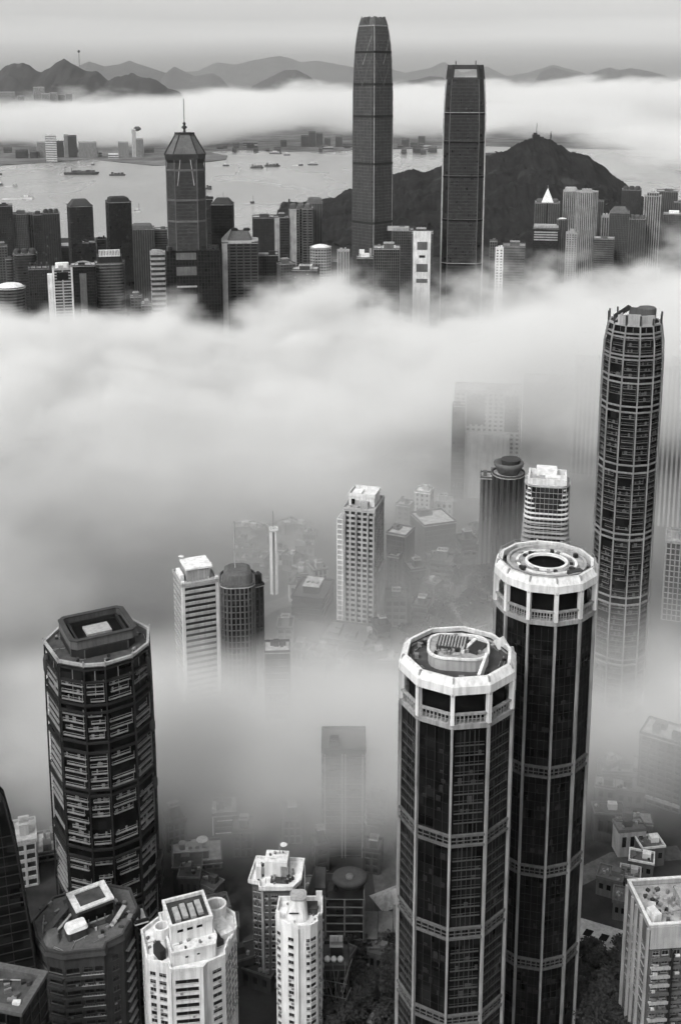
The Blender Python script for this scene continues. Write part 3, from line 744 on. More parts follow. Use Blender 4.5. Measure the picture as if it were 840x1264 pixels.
t, H, m = base_thing('office_block', 'low black block with a pale roof edge and scattered roof plant at the bottom corner', 6, 1222, 300, rz=-32)
w = 78*m
P = rect(w, w*.8)
MB().prism(P, 0, H).build('glazing', 'b', t)
f = MB(); frame_grid(f, P, 0, H, 4, .5, 5, .5, .3); f.build('facade_frame', 'K', t)
MB().prism(offs(P, .6), H+.01, H+.5).build('roof', 'd', t)
MB().ring(offs(P, .7), offs(P, -1.6), H+.51, H+1.5).build('parapet', 'M', t)
for i in range(12): MB().box(rnd.uniform(-.34, .34)*w, rnd.uniform(-.26, .26)*w, H+.51, H+rnd.uniform(.9, 1.8), rnd.uniform(.7, 2.2), rnd.uniform(.7, 1.6), rnd.uniform(0, 1)).build('cooling_unit', rnd.choice('tMkDP'), t)
MB().box(w*.36, -w*.27, H+.52, H+2.2, 2.4, 1.4, .2).build('roof_hatch', 'W', t)
MB().bar((-w*.3, w*.1, H+.9), (w*.2, w*.2, H+.9), .4, k=6).build('roof_pipe', 'P', t)

# ------------------------------------------------------------------ the two tallest towers
def office_spire(label, px, ytop, Y, wpx, rz, prof, shape, dark):
    t, H, m = base_thing('office_tower', label, px, ytop, Y, rz=rz)
    return t, H, m
# the higher one: square plan set corner-on, curved shoulders
t, H, m = base_thing('office_tower', 'tallest grey glass skyscraper, corner towards us, curving in to a blunt finned crown', 460.5, 26, 1500, rz=45)
s = 52*m/math.sqrt(2)
prof = [(0, 1.0), (.60, 1.0), (.77, .985), (.83, .955), (.88, .92), (.925, .865), (.955, .80), (.985, .71)]
def sq(k): return cham(s*k*1.03, s*k*1.03, s*k*.07)
secs = [(sq(k), H*a) for a, k in prof]
MB().loft(secs).build('glazing', 'c', t)
f = MB()
def srad(z):
    q = z/H
    for (a, ra), (b, rb) in zip(prof, prof[1:]):
        if a <= q <= b: return ra+(rb-ra)*(q-a)/(b-a)
    return prof[-1][1]
z = 5.0
while z < H*.98:
    P = sq(srad(z))
    for a, b in edges(P): f.seg(a, b, z, z+.7, .2, .16)
    z += 4.2
for (a0, k0), (a1, k1) in zip(prof, prof[1:]):
    A, B = edges(sq(k0)), edges(sq(k1))
    for (p, q), (p2, q2) in zip(A, B):
        l = math.hypot(q[0]-p[0], q[1]-p[1]); n = 13 if l > 10 else 1
        for j in range(1, n):
            u = j/n; f.bar((p[0]+(q[0]-p[0])*u, p[1]+(q[1]-p[1])*u, a0*H), (p2[0]+(q2[0]-p2[0])*u, p2[1]+(q2[1]-p2[1])*u, a1*H), .35, .5)
f.build('mullion_frame', 'M', t)
for q in (.36, .55, .70, .80, .90):
    MB().ring(offs(sq(srad(q*H)), .5), offs(sq(srad(q*H)), -.5), q*H, q*H+3.0).build('dark_band', 'K', t)
for i in range(8):
    tr = MB()
    for (a0, k0), (a1, k1) in zip(prof, prof[1:]):
        p, q = sq(k0)[i], sq(k1)[i]; tr.bar((*p, a0*H), (*q, a1*H), .8)
    tr.build('corner_trim', 'P' if i in (0, 1) else 'M', t)
for i in (0, 2, 4, 6):                                               # folded facets under the crown
    for (z0_, z1_), side in (((.955, .865), 0), ((.89, .80), 0)):
        k0, k1 = srad(z0_*H), srad(z1_*H)
        a, b = sq(k0)[i], sq(k0)[(i+1) % 8]; c0 = [(sq(k1)[i][j]+sq(k1)[(i+1) % 8][j])/2 for j in (0, 1)]
        MB().bar((*a, z0_*H), (*[v*1.012 for v in c0], z1_*H), .8).build('fold_trim', 'M', t); MB().bar((*b, z0_*H), (*[v*1.012 for v in c0], z1_*H), .9).build('fold_trim', 'N' if z0_ > .9 else 'M', t)
c = thing_part('crown', t)
P0, P1 = sq(.715), sq(.56)
for i, (a, b) in enumerate(edges(P0)):
    a2, b2 = edges(P1)[i]; l = math.hypot(b[0]-a[0], b[1]-a[1])
    g = MB(); n9 = 9 if l > 8 else 3
    for j in range(n9):
        u = .04+.92*j/(n9-1); hh = 7.5+rnd.uniform(-1.2, 1.2)
        g.bar((a[0]+(b[0]-a[0])*u, a[1]+(b[1]-a[1])*u, H*.985), (a2[0]+(b2[0]-a2[0])*u, a2[1]+(b2[1]-a2[1])*u, H+hh-3), 2.2, 1.0)
    g.build('crown_rib', 'M', c)
MB().prism(sq(.69), H*.985, H+3.2, sq(.54)).build('crown_core', 'D', c)
MB().ring(offs(sq(.715), .4), sq(.65), H*.983, H*.983+1.6).build('crown_ring', 'P', c)

# the second: face-on, chamfered, with an open framed crown
t, H, m = base_thing('office_tower', 'dark glass skyscraper, flat face towards us, with a bright open frame at its top', 574, 98, 1450)
w = 51.5*m
prof = [(0, 1.0), (.82, .985), (.90, .96), (.955, .925), (1.0, .885)]
def oc(k): return cham(w*k, w*k, w*.15*k)
def srad2(z):
    q = z/H
    for (a, ra), (b, rb) in zip(prof, prof[1:]):
        if a <= q <= b: return ra+(rb-ra)*(q-a)/(b-a)
    return prof[-1][1]
MB().loft([(oc(k), H*a) for a, k in prof]).build('glazing', 'g', t)
f = MB(); z = 5
while z < H-2:
    P = oc(srad2(z))
    for a, b in edges(P)[::2]: f.seg(a, b, z, z+.9, .2, .2)
    z += 4.2
for (a0, k0), (a1, k1) in zip(prof, prof[1:]):
    for (p, q), (p2, q2) in list(zip(edges(oc(k0)), edges(oc(k1))))[::2]:
        for j in range(0, 16):
            u = j/15; f.bar((p[0]+(q[0]-p[0])*u, p[1]+(q[1]-p[1])*u, a0*H), (p2[0]+(q2[0]-p2[0])*u, p2[1]+(q2[1]-p2[1])*u, a1*H), .35, .7)
f.build('mullion_frame', 'D', t)
for q in (.30, .47, .635, .765, .87): 
    P = oc(srad2(q*H)); o = MB().ring(offs(P, .5), offs(P, -.5), q*H, q*H+2.4).build('dark_band', 'v', t)
    MB().ring(offs(P, .7), offs(P, -.4), q*H+2.41, q*H+3.1).build('band_lip', 'P' if q in (.87, .30) else 'M', o)
for i in range(8):
    tr = MB()
    for (a0, k0), (a1, k1) in zip(prof, prof[1:]): tr.bar((*[v*1.01 for v in oc(k0)[i]], a0*H), (*[v*1.01 for v in oc(k1)[i]], a1*H), 1.7 if i in (2, 7) else .9)
    tr.build('corner_trim', 'P' if i in (2, 7) else 'M', t)
c = thing_part('crown', t)
k = .885; P = oc(k); hh = 17.5
for i in range(8):
    a = P[i]; b = oc(.80)[i]
    MB().bar((*a, H), (*b, H+hh), 2.6 if i in (0, 1, 4, 5) else 2.2).build('crown_post', 'K', c)
MB().ring(offs(oc(.80), .8), offs(oc(.80), -1.6), H+hh-5.0, H+hh).build('crown_beam', 'D', c)
MB().ring(offs(oc(.885), .2), offs(oc(.885), -1.5), H, H+2.5).build('crown_sill', 'D', c)
for i in (0, 4):
    for u in (.08, .92):
        a, b = oc(.8)[i], oc(.8)[i+1]; MB().bar((a[0]+(b[0]-a[0])*u, a[1], H+hh), (a[0]+(b[0]-a[0])*u, a[1], H+hh+5), .9).build('finial', 'K', c)
MB().prism(offs(oc(.885), -1.5), H+.01, H+.6).build('crown_deck', 'w', c)
for i, (x0, x1) in ((1, (0, 1)), (3, (0, 1)), (5, (0, 1)), (7, (0, 1))):
    a, b = P[i], P[(i+1) % 8]; a2, b2 = oc(.8)[i], oc(.8)[(i+1) % 8]
    g = MB(); n_ = len(g.v); g.v = [(*a, H), (*b, H), (*b2, H+hh), (*a2, H+hh)]+[(a[0]*.94, a[1]*.94, H), (b[0]*.94, b[1]*.94, H), (b2[0]*.94, b2[1]*.94, H+hh), (a2[0]*.94, a2[1]*.94, H+hh)]
    g.f = [(0, 1, 2, 3), (7, 6, 5, 4), (0, 3, 7, 4), (1, 5, 6, 2), (0, 4, 5, 1), (3, 2, 6, 7)]; g.build('crown_cheek', 'K', c)

# ------------------------------------------------------------------ tower with a glass pyramid and a mast on a broad base
t, H, m = base_thing('office_tower', 'dark ribbed skyscraper with truncated pyramid roof and thin mast on a wider base', 228.5, 190, 1300)
w = 50*m
Hs = at(228, 306, 1300).z-2
P = cham(w*.93, w*.93, w*.2); P2 = cham(w*.87, w*.87, w*.2)
MB().loft([(P, Hs), (P, H-20), (P2, H-9), (cham(w*.97, w*.97, w*.2), H-5), (cham(w*1.0, w*1.0, w*.2), H)]).build('glazing', 'h', t)
f = MB(); frame_grid(f, P, Hs, H-20, 3.9, 1.1, 4.2, .0, .35); f.build('facade_frame', 'D', t)
for q in (Hs+32, Hs+56, H-18): MB().ring(offs(P, .9), offs(P, -.3), q, q+2.2).build('ring_beam', 'M', t)
for i in range(8):
    a = P[i]; MB().bar((a[0]*1.01, a[1]*1.01, Hs), (a[0]*1.01, a[1]*1.01, H-5), 1.0).build('rib', 'M', t)
for sgn in (-1, 1): MB().bar((sgn*w*.2, -w*.475, H-34), (sgn*w*.12, -w*.475, H-4), .8).build('rib', 'P', t)
rf = thing_part('pyramid_roof', t)
top = cham(w*.42, w*.42, w*.09); bot = cham(w*.98, w*.98, w*.2)
hp = 25*m*1.0
MB().prism(bot, H+.3, H+hp, top).build('pyramid_glass', 'M', rf)
MB().ring(offs(bot, .9), offs(bot, -1), H-.2, H+1.4).build('eaves', 'D', rf)
for a, b in zip(bot, top): MB().bar((a[0]*1.01, a[1]*1.01, H+.5), (b[0]*1.03, b[1]*1.03, H+hp), .9).build('roof_rib', 'K', rf)
MB().prism(offs(top, 1.6), H+hp+.01, H+hp+1).build('lantern_slab', 'K', rf)
ms = thing_part('mast', t)
MB().lathe([(1.7, H+hp+1), (1.2, H+hp+5), (3.2, H+hp+6.5), (3.0, H+hp+7.5), (1.0, H+hp+9), (1.9, H+hp+11), (.6, H+hp+13)], 10).build('mast_collar', 'k', ms)
MB().bar((0, 0, H+hp+12.5), (0, 0, at(227, 122, 1300).z-2), .8, k=6).build('mast_pole', 'k', ms)
bw = 62*m*1.05
PB = rect(bw, bw*.8); ox = 7*m
bs = thing_part('base_block', t); bs.location = (ox*.9, 0, 0)
MB().prism(PB, 0, Hs-.01).build('base_glazing', 'b', bs)
f = MB(); frame_grid(f, rect(bw, bw*.8), 0, Hs-.3, 4, .25, 3.6, .5, .3); f.build('base_frame', 'K', bs)
a, b = edges(PB)[0]
for z0_, z1_, mt in ((Hs-10, Hs-2, 'M'), (Hs-28, Hs-18, 'M'), (Hs-42, Hs-40, 'P'), (Hs-60, Hs-50, 'M')): MB().seg(a, b, z0_, z1_, -.6, 1.0, bw*.18, bw*.56).build('stone_band', mt, bs)
for x in (-.44, -.2, .2, .44): MB().box(bw*x, -bw*.2, Hs, Hs+4, bw*.06, bw*.2).build('corner_turret', 'K', bs)
# ------------------------------------------------------------------ the skyline between the fog and the harbour
T = tower
O, A, B_ = 'office_block', 'apartment_tower', 'office_tower'
# far row
T(O, 'dark slab building at the very left edge of the skyline, standing against the water', 5, 254, 1720, 19, sty='fin', wall='D', kit=())
T(A, 'grey striped slab beside the dark slab at the left edge of the skyline', 24, 264, 1730, 19, sty='fin', wall='M', gl='h', kit=('box',))
T(A, 'narrow grey apartment tower between the striped slab and the dark ridged row', 38, 264, 1740, 11, sty='rib', wall='M', kit=('tank',))
T(A, 'dark narrow tower joined to the ridged tower with the pale side strip', 47.5, 265, 1725, 11, sty='fin', wall='D', kit=('box',))
t = T(A, 'dark ridged tower with one pale side strip, before open water', 63, 263, 1715, 19, sty='rib', wall='D', kit=('lobes',))[0]
t = T(B_, 'dark tower with sloping shoulders and a pale left edge, standing clear against the water', 98.5, 254, 1560, 31, sty='curtain', wall='D', gl='g', kit=('gable',), rz=8)[0]
t = T(B_, 'dark tower with rounded shoulders and a dotted left side, right of its look-alike', 146, 249, 1500, 31, sty='curtain', wall='K', gl='g', kit=('crown', 'box'), rz=10)[0]
T(O, 'long low black block behind the row of towers at the left', 64, 303, 1780, 40, sty='band', wall='K', kit=('box',))
T(O, 'small black box block at the foot of the sloping shouldered tower', 110, 299, 1480, 16, sty='curtain', wall='K', kit=())
T(O, 'small dark flat block between the two dark shouldered towers', 125, 295, 1600, 11, sty='band', wall='D', kit=())
# middle row, left
T(O, 'dim grey block half cut by the left frame edge, above the round roof', 2, 304, 1480, 13, sty='grid', wall='M', kit=('box',))
T(O, 'small slim grey block with a rounded top, above the round roof', 11.5, 320, 1440, 8, shape='rrect', sty='band', wall='M', kit=())
T(O, 'round-cornered grey block with two roof humps, in the middle of the left cluster', 31, 313, 1430, 28, shape='rrect', sty='band', wall='D', kit=('lobes',))
T(O, 'flat-topped grey block with a long roof edge, left of the white bladed tower', 48, 331, 1390, 24, sty='fin', wall='D', kit=('fins',))
T(O, 'round drum building with a pale disc roof at the fog edge', 13, 355, 1290, 36, shape='round', sty='band', wall='M', roof='w', kit=('dome',))
# white blade tower
t, P, H, w, d = T(B_, 'white-edged tower with a ladder front, a white blade at its side and a white cap', 77, 331, 1300, 23, sty='bandrib', wall='P', gl='g', kit=())
MB().box(-w*.62, -d*.1, 0, H-6, w*.34, d*.6).build('side_blade', 'W', t)
MB().prism(rrect(w*.7, d*.5, w*.15), H+.7, H+6.5).build('roof_cap', 'w', t)
for x in (-.47, .47): MB().box(w*x, -d*.52, 0, H+2, 1.8, 2.6).build('edge_fin', 'W', t)
MB().box(0, -d*.53, H-12, H-3, w*.6, 1.2).build('dark_opening', 'v', t)
t, P, H, w, d = T(B_, 'black glass tower with one pale centre strip and a bowed roof edge', 102.5, 327, 1310, 29, sty='curtain', wall='K', gl='b', kit=())
MB().box(-w*.02, -d*.5, 0, H-8, w*.28, 2.4).build('centre_strip', 'M', t)
for i in range(6):
    a0, a1 = math.pi*i/6, math.pi*(i+1)/6
    MB().bar((w*.36*math.cos(a0), -d*.3, H+1+4.5*math.sin(a0)), (w*.36*math.cos(a1), -d*.3, H+1+4.5*math.sin(a1)), 1.4).build('roof_arch', 'P', t)
MB().box(-w*.02, -d*.53, H-58, H-50, w*.28, 1.5).build('pale_panel', 'P', t)
t, P, H, w, d = T(B_, 'banded grey tower wearing a bright white letter-like crown', 135.5, 324, 1330, 35, shape='rrect', sty='band', wall='M', gl='g', kit=())
q = rrect(w*.86, d*.8, w*.12)
MB().prism(q, H+.7, H+9).build('crown_drum', 'K', t)
g = MB()
for i in range(14):
    x = w*(-.34+.68*i/13); g.box(x, -d*.41, H+9.01, H+9.01+(8 if i % 3 else 6.5), w*.03, .8)
g.box(0, -d*.41+.05, H+9.0, H+10.2, w*.72, .6); g.box(0, -d*.41+.05, H+16, H+17.2, w*.72, .6); g.build('white_crown_grille', 'W', t)
T(A, 'mid grey tower with a dark stepped cap left of the pale plain slab', 175.5, 282, 1620, 28, sty='rib', wall='M', gl='h', kit=('crown',))
T(O, 'grey flat tower tucked behind the pale plain slab', 198, 283, 1640, 16, sty='band', wall='M', gl='h', kit=())
T(O, 'pale plain windowless slab left of the mast tower base', 194.5, 312, 1345, 17, sty='band', wall='P', gl='h', fh=6, kit=())
T(O, 'small stepped grey block in the gap before the pale plain slab', 168, 366, 1290, 13, sty='grid', wall='M', kit=('box',))
T(O, 'low grey block with clutter on its roof beside the small stepped block', 181, 376, 1260, 12, sty='grid', wall='M', kit=('tank', 'box'))
# right of the mast tower
t, P, H, w, d = T(O, 'thin dark slab with two bright white edge lines, just right of the mast tower', 257.5, 246, 1480, 9, sty='fin', wall='D', kit=())
for x in (-.5, .5): MB().box(w*x, -d*.52, H*.35, H-3, 1.6, 1.6).build('white_edge', 'W', t)
MB().box(0, 0, H+.7, H+3.5, w*1.3, d).build('roof_cap', 'K', t)
T(B_, 'black tower with a chamfered gable top, right of the thin white-edged slab', 274.5, 252, 1420, 28, sty='curtain', wall='K', gl='b', kit=('gable', 'mast'), rz=-6)
t, P, H, w, d = T(B_, 'dark banded tower under a sweeping pale roof deck, with one pale rounded side', 296, 298, 1330, 43, sty='bandrib', wall='D', gl='b', kit=())
MB().box(-w*.43, -d*.48, 0, H, w*.15, 4).build('pale_side', 'P', t)
dk = MB().prism(rrect(w*1.05, d*1.05, w*.2), H+.65, H+2.6).build('sweeping_deck', 'P', t)
MB().prism(rrect(w*.7, d*.6, w*.1), H+2.61, H+13, rrect(w*.5, d*.35, w*.08)).build('roof_hall', 'M', dk)
for x in (-.15, .2): MB().lathe([(w*.1, 0), (w*.1, 2), (w*.06, 3.2)], 10).build('roof_drum', 'K', dk, loc=(w*x, 0, H+13.01))
MB().bar((-w*.45, 0, H+2.6), (-w*.2, 0, H+13), 2.2, 6).build('roof_brace', 'P', dk)
T(O, 'grey slab with a stepped back, behind the banded tower with the sweeping deck', 326, 268, 1560, 28, sty='fin', wall='D', gl='h', kit=('box',))
T(O, 'plain black slab between the sweeping deck tower and the pale gridded block', 329, 314, 1345, 27, sty='fin', wall='K', gl='b', kit=())
t, P, H, w, d = T(A, 'tower half pale and half dark banded, beside the thin spike', 347.5, 268, 1500, 18, sty='band', wall='D', gl='g', kit=('box',))
MB().box(-w*.32, -d*.52, 0, H, w*.34, 3).build('pale_half', 'P', t)
MB().bar((w*.5, 0, H), (w*.52, 0, H+24), 2.2, k=6).build('spike', 'k', t)
t, P, H, w, d = T(A, 'pale twin-winged tower with a dark banded middle and three roof turrets', 371, 257, 1510, 29, shape='twin', sty='bandrib', wall='M', gl='g', kit=('lobes',))
MB().box(-w*.33, -d*.53, 0, H, w*.3, 2.4).build('pale_wing', 'P', t)
T(A, 'grey tower with a tall curved fin rising over the turreted tower', 388, 250, 1540, 18, sty='rib', wall='M', gl='h', kit=('fins', 'crown'))
T(O, 'pale gridded block right of the plain black slab, lower than its neighbours', 352, 325, 1335, 24, sty='grid', wall='M', gl='h', kit=('box',), rz=20)
t, P, H, w, d = T(O, 'dark gridded block with white roof plant and a few lit panes', 377, 332, 1320, 33, sty='grid', wall='D', gl='g', kit=('box', 'white'), rz=-5)
for i in range(16): MB().box(w*rnd.uniform(-.4, .4), -d*.5-.3, H*.5+i*3.5-1, H*.5+i*3.5, 2.2, .8).build('pale_panel', 'P', t)  # lit panes painted as pale panels that give no light
T(O, 'grey gridded tower under a white domed roof', 395.5, 306, 1420, 25, sty='grid', wall='P', gl='h', kit=('dome',), shape='cham')
T(O, 'dim grey slab in the gap right of the white domed tower', 412, 322, 1480, 11, sty='fin', wall='M', gl='h', kit=())
T(A, 'slim pale twin slab before the tallest skyscraper', 423.5, 310, 1400, 13, sty='rib', wall='P', gl='h', kit=(), shape='twin')
t, P, H, w, d = T(O, 'dark block with stepped white rooftop against the foot of the tallest skyscraper', 450.5, 318, 1350, 21, sty='curtain', wall='M', gl='h', kit=('white', 'tank'))
MB().box(-w*.2, 0, H+5.2, H+9.5, w*.3, d*.4).build('roof_house', 'w', t); MB().box(w*.3, 0, H+.7, H+11, w*.14, d*.3).build('roof_stair', 'P', t)
t, P, H, w, d = T(O, 'dark finned block with a busy rooftop right of the stepped white one', 477, 306, 1340, 31, sty='fin', wall='M', gl='b', kit=('box', 'tank', 'tank'))
for i in range(4): MB().box(w*(-.3+.2*i), -d*.3, H+.7, H+2.2+i % 2*2, 3, 3).build('cooling_unit', 'W', t)
t, P, H, w, d = T(O, 'dark block with a jutting roof slab behind the white signboard building', 497, 284, 1480, 24, sty='fin', wall='M', gl='g', kit=())
MB().box(-w*.25, -d*.1, H+.7, H+4.5, w*1.1, d*.9).build('jutting_roof', 'P', t)
t, P, H, w, d = T(O, 'white fronted building with square dark panels on its face', 521, 287, 1425, 25, sty='band', wall='M', gl='h', kit=('box',))
fr = MB().box(-w*.02, -d*.53, 0, H+3, w*.86, 3).build('white_front', 'W', t)
for z0_, z1_, ww in ((H-20, H-10, .5), (H-30, H-27, .3), (H-48, H-38, .56), (H-62, H-57, .56)): MB().box(0, -d*.53-1.6, z0_, z1_, w*ww, .6).build('dark_panel', 'M' if ww > .4 else 'K', fr)
T(O, 'narrow dark block beside the white slip building at the foot of the wooded hill', 608.5, 298, 1420, 8, sty='fin', wall='M', kit=())
T(O, 'small white slip building right of the open-framed skyscraper', 616, 307, 1400, 9, sty='punch', wall='W', gl='g', kit=())
T(O, 'low grey hall right of the small white slip building', 634, 303, 1480, 26, d=30, sty='band', wall='M', gl='h', kit=('box',))
# group at the foot of the hill, right
t, P, H, w, d = T(A, 'two-lobed grey tower with a bright white pyramid spire', 675, 250, 1900, 29, shape='twin', sty='rib', wall='M', gl='h', kit=('pyr', 'lobes'))
t, P, H, w, d = T(O, 'broad low grey block with a louvred top in front of the pyramid-spired tower', 673.5, 281, 1800, 31, sty='curtain', wall='D', gl='g', kit=())
g = MB()
for i in range(4): g.box(0, -d*.52, H-18+i*4, H-16+i*4, w*.92, 1.4)
g.build('louvre_grille', 'P', t)
MB().box(0, -d*.1, H+.7, H+5, w*.95, d*.7).build('roof_house', 'P', t)
T(A, 'narrower pale ribbed tower of two joined by a notch, before the dark hill', 704, 236, 1900, 17, sty='rib', wall='P', gl='h', kit=('crown',))
T(A, 'broader pale ribbed tower of two joined by a notch, before the dark hill', 723.5, 237, 1850, 26, sty='rib', wall='P', gl='h', kit=('box',), shape='cham')
t, P, H, w, d = T(O, 'small ornate domed building squeezed between the louvred block and the ribbed pair', 693.5, 271, 1790, 12, shape='round', sty='rib', wall='M', kit=('dome',))
T(O, 'low jumbled white-topped block at the foot of the ribbed pair', 705, 288, 1760, 13, sty='punch', wall='P', kit=('box', 'tank'))
T(A, 'thin grey tower peeping out behind the ribbed pair', 740, 248, 1960, 8, sty='rib', wall='M', gl='h', kit=())
T(O, 'small pale stepped pair of blocks right of the ribbed pair', 748, 268, 1930, 11, sty='rib', wall='P', gl='h', kit=('lobes',))
T(O, 'long low grey block in front of the pale stepped blocks', 745, 294, 1820, 24, sty='band', wall='M', gl='h', kit=())
T(A, 'broad dim tower standing behind the gabled block', 779, 234, 2020, 22, sty='rib', wall='D', gl='h', kit=('lobes',))
T(O, 'grey gabled stepped block left of the crowned low block', 764, 262, 1860, 23, sty='fin', wall='M', gl='h', kit=('gable',))
T(O, 'grey ribbed block with a little crown of turrets', 786, 270, 1850, 19, sty='rib', wall='M', gl='h', kit=('lobes',))
T(A, 'slim pale ribbed tower with a stepped cap near the right edge of the skyline', 805, 242, 1880, 19, sty='rib', wall='P', gl='h', kit=('tier',))
T(A, 'dim broad tower behind the slim pale one, under the low cloud', 823, 236, 2030, 24, sty='rib', wall='M', gl='h', kit=('box',))
T(O, 'grey slab with a pale parapet box at the right edge of the skyline', 831, 264, 1820, 24, sty='fin', wall='M', gl='h', kit=('white',))
T(O, 'dim slab half hidden behind the pale parapet box at the right edge', 838, 250, 1960, 12, sty='rib', wall='M', gl='h', kit=())

# ------------------------------------------------------------------ towers standing in the fog, middle distance
t, P, H, w, d = T(A, 'pale slab tower with stepped wings, standing alone in the thinning fog', 449, 622, 640, 48, d=30, sty='grid', wall='P', gl='h', fh=3.2, kit=(), rz=-14)
MB().box(-w*.66, d*.2, 0, H-9, w*.34, d*.8).build('side_wing', 'P', t)
wf = MB(); frame_grid(wf, mov(rect(w*.36, d*.82), -w*.66, d*.2), 0, H-9, 3.2, .9, 3, .6, .2); wf.build('wing_frame', 'W', t)
MB().box(w*.5, d*.1, 0, H-40, w*.2, d*.7).build('side_annex', 'P', t)
for x in (-.46, -.08, .3, .5): MB().box(w*x, -d*.55, 0, H-2, 1.0, 1.4).build('pilaster', 'Q', t)
MB().box(0, d*.05, H+.7, H+6.5, w*.86, d*.6).build('roof_house', 'W', t)
MB().box(-w*.2, d*.0, H+6.51, H+8, w*.3, d*.3).build('lift_house', 'w', t); MB().box(-w*.28, -d*.27, H+2, H+5, w*.1, .6).build('dark_opening', 'v', t)
clutter(t, w*.8, d*.3, H+.61, 14, 20, 0, -d*.35)
MB().ring(mov(rect(w*.9, d*.64), 0, d*.05), mov(rect(w*.84, d*.58), 0, d*.05), H+6.52, H+8.4).build('parapet', 'W', t)
t, P, H, w, d = T(O, 'pale louvred tower with a bright white box roof, at the edge of the fog hollow', 241, 712, 570, 52, d=24, sty='band', wall='P', gl='h', fh=3.3, kit=(), rz=14)
bx_ = MB().box(0, 0, H+.7, H+7, w*.66, d*.6).build('roof_house', 'P', t); MB().box(w*.04, d*.05, H+7.01, H+8, w*.78, d*.75).build('bright_roof', 'w', bx_)
MB().box(-w*.5, -d*.5, 0, H+3, 1.6, 1.6).build('corner_pier', 'W', t); MB().box(w*.5, -d*.5, 0, H+3, 1.6, 1.6).build('corner_pier', 'W', t)
MB().box(-w*.45, 0, H+.7, H+4.5, 2, d*.5).build('side_screen', 'w', t); MB().bar((w*.3, -d*.3, H+1), (w*.55, d*.3, H+4), 1.2).build('stair_hood', 'W', t)
MB().lathe([(1.2, 0), (1.6, .6), (.3, .9)], 10).build('dish', 'W', t, loc=(-w*.3, d*.4, H+9))
t, P, H, w, d = T(O, 'dark misty tower with a rounded shoulder and tall thin mast beside the louvred tower', 293, 716, 562, 40, d=20, shape='rrect', sty='fin', wall='M', gl='g', fh=3.4, kit=('crown',))
MB().bar((-w*.06, 0, H+5), (-w*.06, 0, at(288, 648, 562).z), .55, k=6).build('mast', 'P', t)
T(O, 'dark slab with a slanted top edge beside the mast tower', 314, 722, 575, 20, sty='fin', wall='D', gl='g', kit=('fins',), rz=25)
T(O, 'faint dark block low in the mist below the curving road', 342, 800, 545, 28, sty='fin', wall='D', gl='g', kit=())
t, P, H, w, d = T('chimney_tower', 'white needle-thin tower standing by the curving road', 337.5, 655, 690, 6, sty='rib', wall='W', gl='h', kit=('mast',))
T(O, 'broad dark low block behind the pale winged tower', 386, 728, 665, 50, d=36, sty='band', wall='K', gl='g', roof='D', kit=('box',), rz=-14)
T(O, 'low grey podium at the foot of the pale winged tower', 428, 782, 615, 62, d=26, sty='band', wall='M', gl='g', roof='M', kit=(), rz=-14)
T(O, 'small grey block with a pale square roof beside the winged tower', 494, 656, 715, 34, d=22, sty='curtain', wall='M', gl='h', roof='r', kit=(), rz=-22)
T(O, 'flat wide building with a pale roof of joined squares', 534, 640, 755, 56, d=34, sty='curtain', wall='M', gl='h', roof='r', kit=(), rz=24)
T(O, 'small white cube house standing up behind the roof of joined squares', 523, 606, 795, 22, sty='punch', wall='P', gl='h', roof='w', kit=(), rz=-15)
T(O, 'low pale roof behind the small cube house, beyond the joined squares', 548, 618, 812, 20, sty='punch', wall='P', roof='r', kit=('box',))
T(O, 'low flat roof left of the small cube house', 500, 622, 800, 22, d=14, sty='punch', wall='M', roof='r', kit=(), rz=-20)
T(O, 'tiny pale flat roof just below the winged tower side', 487, 686, 690, 16, sty='punch', wall='M', roof='r', kit=(), rz=-20)
t, P, H, w, d = T(A, 'ghostly pale slab with two dark slots, deep in the fog', 602, 480, 880, 80, d=24, sty='punch', wall='P', gl='h', kit=())
MB().box(-w*.02, -d*.62, 0, H*.62, w*.72, 6).build('front_wing', 'P', t)
MB().box(w*.36, -d*.56, H*.64, H-2, w*.2, 1.2).build('dark_slot', 'K', t); MB().box(-w*.18, -d*.56, H*.7, H-2, w*.28, 1.2).build('dark_slot', 'D', t)
T(A, 'ghostly dark strip of a tower left of the slotted slab', 566, 500, 865, 14, sty='fin', wall='D', kit=())
t, P, H, w, d = T(B_, 'dark round tower with a bowl-shaped top, between the slotted slab and the stepped white tower', 627, 585, 700, 36, d=20, shape='round', sty='rib', wall='D', gl='g', fh=3.2, kit=())
MB().lathe([(w*.34, H+.6), (w*.5, H+6), (w*.52, H+8), (w*.4, H+8.2), (w*.3, H+5)], 16).build('bowl_top', 'M', t, smooth=True)
MB().lathe([(w*.3, H+5.5), (w*.34, H+10), (w*.25, H+10.5)], 14, w*.06, w*.05).build('roof_drum', 'D', t)
T(O, 'slim lower annex with a pale roof left of the bowl-topped tower', 603, 588, 720, 17, d=10, sty='rib', wall='M', gl='g', kit=())
t, p_, H, w, d = T(A, 'bright white ringed tower tapering upward to a white roof box, behind the round-roofed tower', 675, 594, 630, 54, d=22, shape='rrect', sty='curtain', wall='P', gl='g', fh=3.2, kit=(), par=0)
q = 0
for i in range(24):
    z = H-1-i*2.9; k = .86+.014*min(i, 12); q = rrect(w*k, d*k, w*.14*k)
    MB().ring(offs(q, .9), offs(q, -2.0), z-.95, z).build('balcony_ring', 'W' if i < 7 else 'P', t)
MB().prism(rrect(w*.84, d*.84, w*.1), H+.61, H+1.2).build('roof_deck', 'w', t)
MB().box(-w*.02, d*.1, H+1.21, H+7.5, w*.46, d*.4).build('roof_house', 'w', t); MB().box(w*.12, -d*.2, H+1.22, H+4.8, w*.34, d*.24).build('roof_box', 'w', t)
MB().ring(rect(w*.86, d*.86), rect(w*.78, d*.78), H+1.21, H+4.4).build('parapet', 'W', t)
